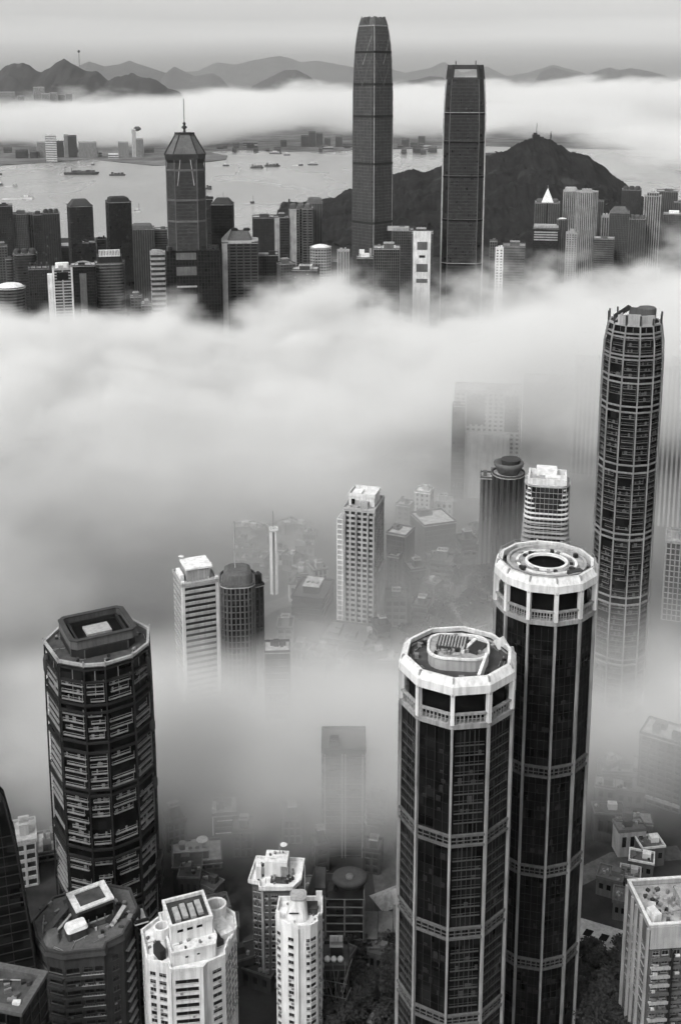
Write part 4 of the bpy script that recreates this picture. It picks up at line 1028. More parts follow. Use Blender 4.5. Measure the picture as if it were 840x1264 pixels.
MB().box(-w*.12, -d*.3, H+1.22, H+3, w*.1, d*.2).build('dark_opening', 'v', t)
T(A, 'ghostly broad ribbed tower fading up into the fog behind the white ringed tower', 679, 470, 960, 62, d=30, sty='rib', wall='D', gl='h', kit=())
T(A, 'ghostly pale tower fading out beside the ragged crowned tower', 727, 445, 930, 32, d=20, sty='rib', wall='P', gl='h', kit=())
T(A, 'pale striped slab fading into fog at the right frame edge', 836, 450, 815, 34, d=24, sty='rib', wall='P', gl='h', kit=('box',))
T(O, 'lower pale block at the foot of the striped slab by the right edge', 834, 664, 660, 22, d=18, sty='fin', wall='P', gl='h', kit=('box',))

# ------------------------------------------------------------------ dim buildings low in the valley, behind the near towers
t, P, H, w, d = T(A, 'dim grey tower with a rooftop dish and clutter, low in the haze', 243, 1054, 430, 58, d=14, sty='grid', wall='M', gl='g', fh=3, kit=('box', 'tank'))
MB().lathe([(.3, 0), (2.2, 1.0), (2.5, 1.4)], 14).build('dish', 'W', t, loc=(w*.12, 0, H+5.5))
MB().bar((w*.12, 0, H), (w*.12, 0, H+5.6), .4).build('dish_post', 't', t)
t, P, H, w, d = T(A, 'dim slim tower with a pale open roof frame behind the dish roof', 277, 998, 452, 27, d=10, sty='bandrib', wall='M', gl='g', fh=3, kit=())
MB().box(-w*.5, -d*.5, 0, H+4, 1.2, 1.2).build('edge_pier', 'W', t); MB().box(.1*w, -d*.52, H-3, H-2.2, w*.9, .8).build('pale_beam', 'W', t); MB().box(0, -d*.52, H-9, H-8.4, w*.9, .8).build('pale_beam', 'W', t)
t, P, H, w, d = T(A, 'tall faint tower with pale ladder windows, dissolving upward into the fog', 424, 915, 440, 50, d=16, roof='D', sty='band', wall='D', gl='g', fh=3, kit=())
for x in (-.46, -.04, .04, .46): MB().box(w*x, -d*.54, 0, H-1, .6, 1.0).build('pilaster', 'N', t)
T(A, 'barely visible dark tower behind the overhanging white roof', 330, 985, 480, 24, d=14, sty='fin', wall='D', gl='g', kit=())
T(A, 'barely visible grey tower in the haze between the two faint ones', 385, 968, 500, 26, d=14, sty='grid', wall='M', gl='g', kit=('box',))
T(A, 'dim pale-roofed block in the haze left of the balcony-railed tower', 30, 1028, 420, 26, d=14, sty='grid', wall='P', gl='h', kit=('box',))
T(A, 'dim dark block in the haze touching the balcony-railed tower', 58, 1042, 436, 22, d=14, sty='grid', wall='M', gl='g', kit=())
t, P, H, w, d = T(A, 'dim balconied block with pale bands emerging from fog by the right frame edge', 822, 905, 472, 60, d=16, sty='grid', wall='M', gl='g', fh=3.1, kit=(), rz=-14)
a, b = edges(P)[0]
for z in (H-31, H-42, H-49): MB().seg(a, b, z, z+1.4, -.01, 1.0, w*.18, w).build('pale_band', 'P', t)
t, P, H, w, d = T(O, 'slim dark block with a white flat roof squeezed between the terraced and the white towers', 172, 1132, 346, 16, d=8, sty='fin', wall='K', gl='b', roof='w', kit=(), rz=12)

for i, (px, py, Y, w_) in enumerate(((320, 815, 590, 22), (372, 800, 600, 24), (352, 770, 625, 20), (300, 760, 640, 22), (470, 770, 615, 22), (488, 735, 650, 26), (512, 700, 690, 24), (545, 690, 700, 28), (575, 665, 730, 24), (460, 720, 660, 18), (392, 700, 690, 22), (520, 745, 640, 22))):
    T('mid_rise_block', 'dim mid-rise block in the hollow round the pale winged tower, softened by mist', px, py, Y, w_, d=14, sty=rnd.choice(('grid', 'band', 'fin')), wall=rnd.choice('MDN'), gl='g', roof=rnd.choice('NMD'), kit=('box',), rz=rnd.uniform(-25, 25), group='dim mid-rise blocks in the misty hollow')
for i, (px, py, Y, w_) in enumerate(((215, 1010, 440, 26), (300, 1020, 436, 24), (360, 1005, 445, 22), (395, 1040, 425, 20), (460, 1045, 425, 22), (465, 985, 455, 24), (190, 1060, 415, 20))):
    T('mid_rise_block', 'dim block on the dark valley floor, its upper floors fading into the pool of fog', px, py, Y, w_, d=9, sty=rnd.choice(('grid', 'band', 'fin')), wall=rnd.choice('MD'), gl='g', roof=rnd.choice('MD'), kit=('box',), rz=rnd.uniform(-20, 20), fh=3, group='dim blocks under the pool of fog')
# pavilion with a bowl roof and trapezoid wings
g0 = ground_at(425, 1172)
t = thing('pavilion', 'bowl-roofed dark hall with sloping wings down on the valley floor', 'hall', (g0.x, g0.y, 2.0), -math.atan2(g0.x, g0.y))
m = depth(g0)/F
MB().prism(rect(46*m, 14), 0, 28).build('glazing', 'g', t)
f = MB(); frame_grid(f, rect(46*m, 14), 0, 28, 3.4, .4, 8, .7, .3); f.build('facade_frame', 'M', t)
MB().lathe([(5.2, 0), (6.8, 2.5), (6.4, 4), (4, 3.4), (2, 3.2)], 20, sy=.75).build('bowl_roof', 'D', t, loc=(2, 1, 28.1), smooth=True)
MB().lathe([(1.8, 0), (1.5, .7), (.6, 1)], 14).build('roof_light', 'M', t, loc=(2, 1, 31.2))
for s_, x in ((-1, -46*m/2), (1, 46*m/2)):
    g = MB(); zt = 31 if s_ < 0 else 20; e = 14 if s_ < 0 else 9
    g.prism([(x, -5), (x+s_*e, -5), (x+s_*e, 7), (x, 7)][::s_], 0, 10, [(x, -5), (x+s_*1.5, -5), (x+s_*1.5, 7), (x, 7)][::s_]) if s_ > 0 else g.prism([(x-e, -5), (x, -5), (x, 7), (x-e, 7)], 0, zt, [(x-4, -5), (x, -5), (x, 7), (x-4, 7)])
    g.build('sloping_wing', 'D', t)
for k in range(2): MB().box(0, -10-4*k, 0, 7-2.5*k, 40*m+k*6, 4).build('forecourt_step', 'M' if k else 'D', t)
g0 = ground_at(472, 1168)
t = thing('kiosk', 'small pale angular pavilion with folded roof planes beside the bowl-roofed hall', 'pavilion', (g0.x, g0.y, 2.0), .3)
MB().box(0, 0, 0, 9, 13, 10).build('wall', 'M', t)
for i in range(3): MB().bar((-7+i*6, -5.5, 9.3+i % 2*1.6), (-3+i*6, 5.5, 11.8-i % 2*1.4), 5.4, .5).build('roof_plane', 'M', t)
MB().bar((-8, -7, 2), (8, -8, 8), 1.0).build('ramp', 'N', t); MB().box(0, -5.05, 1, 6, 9, .3).build('opening', 'v', t)
g0 = ground_at(481, 1128)
t = thing('roofed_hall', 'small white tent-roofed building near the edge of the front white-crowned tower', 'building', (g0.x, g0.y, 2.0), .5)
MB().box(0, 0, 0, 7, 11, 9).build('wall', 'M', t); MB().prism(rect(13, 11), 7.01, 10.5, rect(5, 1.2)).build('roof', 'Q', t); MB().box(9, -2, 0, 4, 6, 5).build('annex', 'P', t)
# dark lattice-clad building with climbing plants
t, P, H, w, d = T(A, 'black building tangled in pale scaffold lines beside the white pencil tower', 413, 1182, 350, 30, d=11, sty='fin', wall='K', gl='b', roof='d', kit=('box',))
g = MB()
for i in range(15):
    x = w*rnd.uniform(-.5, .5); z = rnd.uniform(0, H-8); g.bar((x, -d*.62, z), (x+rnd.uniform(-4, 5), -d*.62, z+rnd.uniform(6, 14)), .22)
for i in range(9): g.bar((-w*.5, -d*.63, H-3-i*6), (w*.5, -d*.63, H-5-i*6), .2)
g.build('scaffold_frame', 'M', t)
for i in range(3): MB().lathe([(.9, 0), (1.2, .8), (.7, 1.6), (.1, 1.9)], 10).build('water_tank', 'W', t, loc=(-w*.3+i*2.3, -d*.2, H+.65), smooth=True)
g0 = ground_at(484, 1262)
t = thing('canopy_walkway', 'curved dark canopy on posts at the foot of the front white-crowned tower', 'canopy', (g0.x, g0.y, 2.0), .4)
for i in range(7):
    a0, a1 = -.9+.26*i, -.9+.26*(i+1)
    MB().bar((12*math.sin(a0), 12*math.cos(a0)-10, 5), (12*math.sin(a1), 12*math.cos(a1)-10, 5.4), 3.6, .4).build('canopy_panel', 'M', t)
    MB().bar((12*math.sin(a0), 12*math.cos(a0)-10, 0), (12*math.sin(a0), 12*math.cos(a0)-10, 5), .3).build('post', 'M', t)
# low slab with roof openings, lower right
g0 = ground_at(752, 1195)
t = thing('low_hall', 'low pale hall with four dark skylights in its flat roof, beside the corner block', 'building', (g0.x+1, g0.y+3, 2.0), R(-24))
MB().box(0, 0, 0, 9.4, 26, 11).build('wall', 'M', t)
rf = MB().box(0, 0, 9.41, 10.2, 27.5, 12.5).build('roof', 'P', t)
for i in range(4): MB().prism(mov([(-1.7, -1.8), (1.2, -1.8), (1.9, 1.8), (-1.0, 1.8)], -9+6*i, -.6), 10.21, 10.36).build('skylight', 'v', rf)
for i in range(4): MB().box(-9.5+6.2*i, -5.55, 4.6, 8.2, 4.2, .35).build('window', 'g', t)
MB().box(0, -5.9, 3.4, 4.2, 27, 1.4).build('ledge', 'P', t)
for px, py, lab, mt in ((776, 1096, 'small pale-roofed house with a gabled front, above the low skylit hall', 'P'), (790, 1078, 'small white stair-roofed house behind the gabled one', 'W'), (768, 1128, 'low house with a broken white parapet next to the corner block', 'M'),
                       (752, 1100, 'tiny flat annex with a pale roof edge near the rear round-roofed tower', 'M'), (800, 1062, 'tiny white shed deep in the hollow left of the balconied block', 'W')):
    g0 = ground_at(px, py); t = thing('house', lab, 'house', (g0.x, g0.y, 2), rnd.uniform(-.5, .5))
    a, b = rnd.uniform(8, 11), rnd.uniform(7, 9); h = rnd.uniform(6, 9)
    MB().box(0, 0, 0, h, a, b).build('wall', 'M', t); MB().box(0, 0, h+.01, h+.5, a+.8, b+.8).build('roof', 'M', t)
    clutter(t, a*.8, b*.8, h+.51, 9, int(px), 0, 0, .7)
    MB().ring(rect(a+.6, b+.6), rect(a-.4, b-.4), h+.51, h+1.4).build('parapet', mt, t)
    MB().box(a*.2, b*.1, h+.51, h+2.8, a*.35, b*.4).build('stair_house', mt, t)
    for i in range(3): MB().box(-a*.3+a*.3*i, -b*.5-.03, h*.45, h*.75, a*.16, .2).build('window', 'v', t)
    MB().bar((-a*.4, -b*.3, h+.8), (-a*.1, b*.3, h+.8), .3, .3).build('roof_pipe', 'M', t)
# ------------------------------------------------------------------ ground, water, far shore, hills
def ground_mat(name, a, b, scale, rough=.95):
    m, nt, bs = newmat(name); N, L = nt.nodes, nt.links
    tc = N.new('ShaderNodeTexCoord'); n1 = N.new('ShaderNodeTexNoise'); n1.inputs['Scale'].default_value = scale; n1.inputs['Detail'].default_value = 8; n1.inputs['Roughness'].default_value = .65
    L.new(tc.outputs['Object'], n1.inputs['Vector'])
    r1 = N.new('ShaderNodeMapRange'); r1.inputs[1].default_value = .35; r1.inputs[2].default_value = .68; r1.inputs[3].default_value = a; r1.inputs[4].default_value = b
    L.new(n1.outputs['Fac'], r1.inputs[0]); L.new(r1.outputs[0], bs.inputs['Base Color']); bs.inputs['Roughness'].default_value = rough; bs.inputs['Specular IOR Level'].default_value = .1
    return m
M['ground'] = ground_mat('city_ground', .012, .05, .035)
M['shore'] = ground_mat('shore_ground', .05, .2, .006)
M['leaf'] = ground_mat('foliage', .012, .05, .25)
M['hill'] = ground_mat('wooded_slope', .008, .03, .012)
def rocky(name, a, b, rock, scale):
    m, nt, bs = newmat(name); N, L = nt.nodes, nt.links
    tc = N.new('ShaderNodeTexCoord'); n1 = N.new('ShaderNodeTexNoise'); n1.inputs['Scale'].default_value = scale; n1.inputs['Detail'].default_value = 9; n1.inputs['Roughness'].default_value = .7
    L.new(tc.outputs['Object'], n1.inputs['Vector'])
    n2 = N.new('ShaderNodeTexNoise'); n2.inputs['Scale'].default_value = scale*.35; n2.inputs['Detail'].default_value = 6; n2.inputs['Distortion'].default_value = 1.2; L.new(tc.outputs['Object'], n2.inputs['Vector'])
    cr = N.new('ShaderNodeValToRGB'); L.new(n1.outputs['Fac'], cr.inputs[0]); e = cr.color_ramp.elements
    e[0].position = .35; e[0].color = (a, a, a, 1); e[1].position = .7; e[1].color = (b, b, b, 1)
    c2 = N.new('ShaderNodeValToRGB'); L.new(n2.outputs['Fac'], c2.inputs[0]); e = c2.color_ramp.elements
    e[0].position = .62; e[0].color = (0, 0, 0, 1); e[1].position = .68; e[1].color = (1, 1, 1, 1)
    mi = N.new('ShaderNodeMix'); mi.data_type = 'RGBA'; L.new(c2.outputs[0], mi.inputs[0]); L.new(cr.outputs[0], mi.inputs[6]); mi.inputs[7].default_value = (rock, rock, rock, 1)
    L.new(mi.outputs[2], bs.inputs['Base Color']); bs.inputs['Roughness'].default_value = .95; bs.inputs['Specular IOR Level'].default_value = .1
    return m
M['hill'] = rocky('wooded_slope', .006, .022, .035, .03)
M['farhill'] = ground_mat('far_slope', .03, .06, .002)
M['road'] = ground_mat('asphalt', .05, .1, .3)
m, nt, bs = newmat('harbour_water'); N, L = nt.nodes, nt.links
tc = N.new('ShaderNodeTexCoord'); mp = N.new('ShaderNodeMapping'); mp.inputs['Scale'].default_value = (1, .35, 1); L.new(tc.outputs['Object'], mp.inputs['Vector'])
n1 = N.new('ShaderNodeTexNoise'); n1.inputs['Scale'].default_value = .012; n1.inputs['Detail'].default_value = 6; L.new(mp.outputs[0], n1.inputs['Vector'])
bp = N.new('ShaderNodeBump'); bp.inputs['Strength'].default_value = .35; bp.inputs['Distance'].default_value = 6; L.new(n1.outputs['Fac'], bp.inputs['Height']); L.new(bp.outputs[0], bs.inputs['Normal'])
bs.inputs['IOR'].default_value = 1.7; bs.inputs['Base Color'].default_value = (.26, .26, .257, 1); bs.inputs['Specular IOR Level'].default_value = 1.0
n3 = N.new('ShaderNodeTexNoise'); n3.inputs['Scale'].default_value = .0022; n3.inputs['Detail'].default_value = 3; L.new(mp.outputs[0], n3.inputs['Vector'])
r3 = N.new('ShaderNodeMapRange'); r3.inputs[1].default_value = .35; r3.inputs[2].default_value = .65; r3.inputs[3].default_value = .18; r3.inputs[4].default_value = .4; L.new(n3.outputs['Fac'], r3.inputs[0]); L.new(r3.outputs[0], bs.inputs['Roughness'])
M['water'] = m

o = MB(); o.v = [(-40000, -3000, 0), (40000, -3000, 0), (40000, 45000, 0), (-40000, 45000, 0)]; o.f = [(0, 1, 2, 3)]
struct(o.build('water', 'water'))
quay = [(-2600, -2500), (2600, -2500), (2600, 2900), (1500, 2950), (700, 2750), (250, 2560), (-60, 2480), (-300, 2400), (-700, 2420), (-1300, 2350), (-2600, 2300)]
struct(MB().prism(quay, -.9, 2).build('ground', 'ground'))
rr = random.Random(5)
def coast(px_list, back):
    pts = [ground_at(px, py, 3) for px, py in px_list]
    return [(p.x, p.y) for p in pts] + back
far = coast([(-260, 205), (0, 203.5), (40, 201), (75, 199), (110, 196), (150, 200), (190, 204), (215, 203), (250, 200), (279, 196.5), (281, 192), (262, 188.5), (262, 186), (300, 184.5), (360, 187), (400, 187), (440, 184), (545, 183), (600, 180), (760, 184), (1100, 190)], [(9000, 7600), (9000, 30000), (-9000, 30000), (-9000, 7000)])
struct(MB().prism(far, -.5, 3).build('shore', 'shore'))
spit = coast([(-60, 208), (60, 201.5), (130, 198), (195, 206.5), (252, 200.2), (278, 198.2), (256, 196), (200, 199), (120, 190), (-60, 196)], [])

def hnoise(x, s):
    return sum(math.sin(x*f+ph*s)*a for f, ph, a in ((.9, 1.3, .5), (2.1, 2.7, .28), (4.7, .6, .14), (9.3, 5.1, .08)))
def ridge(name, pts, Y, half, mat, seed=1, nx=150, ny=36, rough=.06, z0=1.0, lean=0.0):
    "a hill range: skyline through the given photograph pixels at distance Y, falling away half metres to front and back"
    P3 = [at(px, py, Y) for px, py in pts]
    x0, x1 = P3[0].x, P3[-1].x
    rs = random.Random(seed); ph = [rs.uniform(0, 6) for _ in range(8)]
    from mathutils import noise as mn
    mb = MB(); hmax = max(p.z for p in P3)
    def hz(x):
        for a, b in zip(P3, P3[1:]):
            if a.x <= x <= b.x:
                u = (x-a.x)/(b.x-a.x); u = (u*u*(3-2*u)*.5+u*.5) if mat == 'hill' else u; return a.z+(b.z-a.z)*u
        return 0
    for j in range(ny+1):
        v = -1+2*j/ny
        for i in range(nx+1):
            x = x0+(x1-x0)*i/nx
            h = max(hz(x), 0); u_ = (x-x0)/(x1-x0); h *= min(1, u_*9, (1-u_)*9)
            f = (1-abs(v))**1.15
            n = mn.fractal(Vector((x/half*2.2+ph[0], v*2.2+ph[1], seed)), .8, 2.1, 6)
            n2 = mn.fractal(Vector((x/half*14+ph[2], v*12, seed+3)), .8, 2.1, 4)
            g = abs(v)
            z = (rs.uniform(0, 3) if mat == 'hill' else 0)*min(1, (1-g)*5)+h*f*(1+n*.35*min(1, g*3)) + n2*hmax*rough*((.25+.75*min(1, g*4)) if mat == 'hill' else (.6+.4*min(1, g*4)))*min(1, (1-g)*5)
            mb.v.append((x, Y+v*half+n*half*.12*min(1, g*3), max(z, 0)+z0 if g < .999 else z0-3))
    for j in range(ny):
        for i in range(nx):
            a = j*(nx+1)+i; mb.f.append((a, a+1, a+nx+2, a+nx+1))
    return struct(mb.build(name, mat, smooth=True))
# wooded hill behind the two tallest towers
ridge('hill', [(335, 274), (350, 268), (372, 258), (395, 252), (410, 247), (432, 236), (450, 229), (472, 217), (497, 214), (512, 210), (525, 213), (545, 206), (575, 197), (600, 192), (612, 189), (625, 186), (640, 178), (655, 172.5), (665, 171), (676, 173), (690, 181), (705, 188), (722, 193), (740, 204), (760, 220), (785, 240), (815, 262), (850, 280)], 2650, 520, 'hill', 3, nx=380, ny=110, rough=.06)
# dark mountain across the water, then pale ranges
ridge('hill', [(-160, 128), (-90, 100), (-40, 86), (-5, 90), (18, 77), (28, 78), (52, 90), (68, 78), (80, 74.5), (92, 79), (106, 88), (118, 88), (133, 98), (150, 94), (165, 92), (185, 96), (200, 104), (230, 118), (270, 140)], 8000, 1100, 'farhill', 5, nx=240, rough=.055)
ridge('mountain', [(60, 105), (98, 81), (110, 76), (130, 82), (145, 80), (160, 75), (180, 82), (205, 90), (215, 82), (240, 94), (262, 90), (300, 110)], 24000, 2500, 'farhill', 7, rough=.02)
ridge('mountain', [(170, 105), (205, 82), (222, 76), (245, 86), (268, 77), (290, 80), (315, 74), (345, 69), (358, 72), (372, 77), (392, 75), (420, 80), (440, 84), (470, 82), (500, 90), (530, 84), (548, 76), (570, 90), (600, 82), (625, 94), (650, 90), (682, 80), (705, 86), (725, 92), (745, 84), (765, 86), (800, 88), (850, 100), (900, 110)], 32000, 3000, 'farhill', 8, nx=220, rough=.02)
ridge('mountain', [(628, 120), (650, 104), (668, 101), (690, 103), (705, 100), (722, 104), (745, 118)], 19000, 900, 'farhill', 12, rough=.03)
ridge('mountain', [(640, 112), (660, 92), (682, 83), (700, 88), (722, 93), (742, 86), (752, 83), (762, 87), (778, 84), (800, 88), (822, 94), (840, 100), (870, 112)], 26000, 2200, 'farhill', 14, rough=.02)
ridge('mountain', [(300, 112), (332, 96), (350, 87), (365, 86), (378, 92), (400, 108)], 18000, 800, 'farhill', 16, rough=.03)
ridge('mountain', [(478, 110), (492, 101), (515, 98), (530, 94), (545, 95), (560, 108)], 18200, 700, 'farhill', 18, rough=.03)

# summit station and masts on the wooded hill
p = at(663, 172, 2650)
t = thing('summit_station', 'small dark station building with a mast on the top of the wooded hill', 'building', (p.x, p.y, p.z-4), 0)
MB().box(-4, 0, 0, 15, 16, 12).build('wall', 'K', t); MB().box(6, 0, 0, 10, 14, 12).build('annex', 'K', t); MB().box(-6, 0, 15.01, 19, 8, 8).build('roof_house', 'K', t)
MB().bar((-3, 0, 19), (-3, 0, 41), 1.3, k=6).build('mast', 'k', t)
p = at(679, 176, 2650)
t = thing('radio_mast', 'lone dark radio mast a little down the hill from the summit station', 'mast', (p.x, p.y, p.z-5), 0)
MB().box(0, 0, 0, 6, 7, 7).build('foot', 'K', t); MB().lathe([(1.0, 0), (1.0, 12), (1.5, 14), (1.5, 26), (.5, 27), (.5, 31)], 8).build('pole', 'k', t)
p = at(602, 193, 2650)
t = thing('hilltop_house', 'pale low buildings on the shoulder of the wooded hill by the open-framed skyscraper', 'building', (p.x, p.y, p.z-5), 0)
MB().box(0, 0, 0, 13, 26, 14).build('wall', 'M', t); MB().box(2, 0, 13.01, 14.5, 30, 16).build('roof', 'P', t); MB().box(18, 0, 0, 9, 12, 12).build('annex', 'M', t)
p = at(98, 76, 8000)
t = thing('mountain_mast', 'thin mast with a lump at its top standing on the dark mountain across the water', 'mast', (p.x, p.y, p.z-30), 0)
MB().bar((0, 0, 0), (0, 0, 95), 3.5, k=6).build('pole', 'k', t); MB().lathe([(2, 0), (9, 8), (9, 14), (2, 20)], 8).build('pod', 'k', t, loc=(0, 0, 88))

# ------------------------------------------------------------------ far shore buildings
def far_block(label, px, top, base, w, wall, extra=None, sty='rib', Y=None):
    g = ground_at(px, base, 3); Yb = Y or g.y
    return T('waterfront_block', label, px, top, Yb, w, sty=sty, wall=wall, gl='h', kit=(), z0=3, par=3, fh=7, d=45)
far_block('pale block at the left end of the far waterfront cluster', 52, 176, 194, 12, 'P')
far_block('dark broad block under the white box on the far waterfront', 68, 175, 194, 20, 'D')
far_block('white glazed box standing on top of the far waterfront cluster', 62.5, 167, 193, 13, 'W', sty='band', Y=4760)
far_block('slim pale slab right of the dark broad block on the far waterfront', 81.5, 167, 194, 5, 'P')
far_block('dark tall block beside the slim pale slab on the far waterfront', 89, 168, 194, 10, 'D')
far_block('wide pale striped block right of the dark tall one on the far waterfront', 108, 176, 194.5, 21, 'P')
far_block('pale short block left of the slim white tower on the far waterfront', 152, 176, 193.5, 12, 'P')
t = far_block('slim white tower with a round pod, tallest on the far waterfront', 165, 160, 193.5, 4.5, 'W')[0]
MB().lathe([(4, 0), (16, 6), (17, 12), (8, 20)], 12).build('pod', 'D', t, loc=(16, 0, 112))
far_block('pale ribbed block right of the slim white tower', 172, 172, 193.5, 9, 'P')
far_block('low domed hall near the left edge of the far waterfront', 27, 186, 195, 15, 'D', sty='band')
far_block('small low block right of the low domed hall on the far shore', 42, 187, 195, 9, 'M')
far_block('low pale shed on the spit left of the mast tower', 140, 190.5, 195, 12, 'W', sty='band')
far_block('small pale ferry terminal on the far shore right of the mast tower', 309, 175.5, 180, 18, 'P', sty='band')
for px, top, w in ((376, 168, 9), (385, 163, 8), (394, 165, 8), (404, 171, 7), (418, 169, 8), (350, 174, 7), (500, 172, 9), (520, 169, 8)):
    t = far_block('dim high-rise dissolving in low cloud on the far shore', px, top, 181, w, 'M')[0]; t['group'] = 'dim far shore high-rises under the cloud'
for px, top, w in ((9, 114, 18), (26, 119, 8), (48, 108, 13), (56, 116, 9), (66, 115, 9), (76, 117, 8), (85, 116, 8), (33, 126, 7)):
    t = far_block('dim pale tower at the foot of the dark mountain, above the cloud', px, top, 150, w, 'P', Y=6850+rnd.uniform(-90, 90))[0]; t['group'] = 'dim towers at the foot of the dark mountain'

rs_ = random.Random(31)
for i in range(34):
    px = rs_.choice((rs_.uniform(0, 200), rs_.uniform(255, 430), rs_.uniform(488, 545))); bs_ = rs_.uniform(181, 190) if px > 250 else rs_.uniform(188, 196)
    t = far_block('small low shed or block on the dim far shore', px, bs_-rs_.uniform(2, 6), bs_, rs_.uniform(4, 13), rs_.choice('DMMP'), sty='band')[0]; t['group'] = 'small low blocks along the far shore'
# ------------------------------------------------------------------ boats
def wake(t, L_, B):
    MB().prism([(-L_*1.9, -B*.9), (-L_*.5, -B*.3), (-L_*.5, B*.3), (-L_*1.9, B*.9)], .05, .25).build('wake', 'w', t)
def boat(label, px, py, wpx, kind, rz=0, tone='D'):
    g = ground_at(px, py, 0); L_ = wpx*depth(g)/F; name = {'ship': 'cargo_ship', 'ferry': 'ferry', 'launch': 'motor_boat', 'barge': 'barge'}[kind]
    t = thing(name, label, 'boat' if kind != 'ship' else 'ship', (g.x, g.y, 0), R(rz))
    B = max(L_*.2, 9); h = max(5, L_*.07)
    hull = [(-L_*.5, -B*.5), (L_*.38, -B*.5), (L_*.5, 0), (L_*.38, B*.5), (-L_*.5, B*.5)]
    MB().prism(scl(hull, .94, .85), -.5, h, hull).build('hull', tone, t)
    MB().prism(scl(hull, .97, .9), h+.01, h+.8).build('deck', 'M', t)
    if kind == 'ship':
        MB().box(-L_*.36, 0, h+.81, h+16, L_*.16, B*.8).build('bridge', 'P', t); MB().box(-L_*.44, 0, h+.81, h+20, L_*.05, B*.3).build('funnel', 'D', t)
        for i in range(5): MB().box(L_*(-.2+.13*i), 0, h+.81, h+rnd.uniform(5, 11), L_*.11, B*.75).build('cargo', rnd.choice('DMD'), t)
        MB().bar((L_*.3, 0, h), (L_*.3, 0, h+18), 1.5).build('mast', 't', t)
    elif kind == 'ferry':
        MB().box(-L_*.05, 0, h+.81, h+6, L_*.7, B*.8).build('cabin', 'P', t); MB().box(-L_*.05, 0, h+6.01, h+9, L_*.35, B*.6).build('bridge', 'W', t)
        MB().bar((0, 0, h+9), (0, 0, h+17), 1.0).build('mast', 't', t)
        wake(t, L_, B)
    elif kind == 'launch':
        wake(t, L_, B)
        MB().box(-L_*.1, 0, h+.81, h+6, L_*.3, B*.6).build('cabin', 'W', t); MB().bar((L_*.2, 0, h), (L_*.22, 0, h+18), 1.2).build('mast', 't', t)
    else:
        MB().box(-L_*.3, 0, h+.81, h+9, L_*.14, B*.7).build('cabin', 'M', t)
        for i in range(3): MB().box(L_*(-.1+.2*i), 0, h+.81, h+5+i, L_*.16, B*.7).build('cargo', 'D', t)
boat('long dark cargo ship with a pale bow, largest vessel on the water', 101, 215.5, 43, 'ship', 4)
boat('dark oval ship right of the long cargo ship', 145, 217, 20, 'barge', 3)
boat('white motor boat above the striped slab at the left of the skyline', 34, 245.5, 16, 'launch', 5, 'W')
boat('dark boat cut by the left frame edge, upper of two', 0, 216, 6, 'launch', 0)
boat('dark boat cut by the left frame edge, lower of two', 1, 228.5, 7, 'launch', 0)
boat('small pale launch near the left shore, above the white motor boat', 19, 230, 6, 'launch', 0, 'P')
boat('dark barge of the moored pair in mid harbour, the nearer long one', 317, 207.5, 17, 'barge', 4)
boat('dark barge of the moored pair in mid harbour, the farther long one', 336, 205.5, 20, 'barge', 3)
boat('small dark boat just right of the mast tower, under the curved spit', 279, 205, 8, 'launch', 0)
boat('dark stubby ferry near the tallest skyscraper', 386, 204, 13, 'ferry', 2, 'M')
boat('tiny boat left of the dark stubby ferry', 371, 204.5, 6, 'launch', 2)
boat('dark boat turned end-on close to the mast tower side', 258, 234, 8, 'barge', -35)
boat('tiny dark buoy boat alone on the bright water', 311.5, 251, 5, 'launch', 20)
boat('pale ferry far off near the opposite shore', 340, 190, 16, 'ferry', 2, 'M')
boat('small grey ferry following the pale far ferry', 354, 192, 8, 'ferry', 2, 'M')
boat('small white launch with a wake, right of the rounded shouldered tower', 170, 262, 9, 'launch', 25, 'W')
boat('tiny launch in front of the far waterfront cluster', 115, 204, 4, 'launch', 0, 'M')

# ------------------------------------------------------------------ valley floor: road, low roofs, trees
def strip(name, pts, w, mat, z=2.006):
    P3 = [ground_at(*p) for p in pts]; mb = MB()
    for i, p in enumerate(P3):
        a = P3[max(0, i-1)]; b = P3[min(len(P3)-1, i+1)]; d = Vector((b.x-a.x, b.y-a.y)).normalized(); n = (-d.y, d.x)
        mb.v += [(p.x+n[0]*w/2, p.y+n[1]*w/2, z), (p.x-n[0]*w/2, p.y-n[1]*w/2, z)]
    for i in range(len(P3)-1): mb.f.append((2*i+1, 2*i+3, 2*i+2, 2*i))
    return struct(mb.build(name, mat))
strip('road', [(300, 640), (345, 655), (362, 668), (370, 685), (368, 705), (375, 720), (360, 740), (330, 750), (300, 770), (250, 800)], 13, 'road')
strip('road', [(380, 655), (362, 658), (345, 665)], 10, 'road', 2.012)
strip('road', [(470, 900), (520, 810), (555, 740), (560, 690), (600, 640), (640, 615)], 12, 'road')
strip('road', [(500, 1180), (480, 1110), (470, 1040), (500, 960), (560, 900), (700, 850), (900, 840)], 11, 'road')
strip('road', [(700, 1090), (760, 1060), (840, 1052)], 9, 'road', 2.012)
rl = random.Random(21)
DIM = False
proto = {}
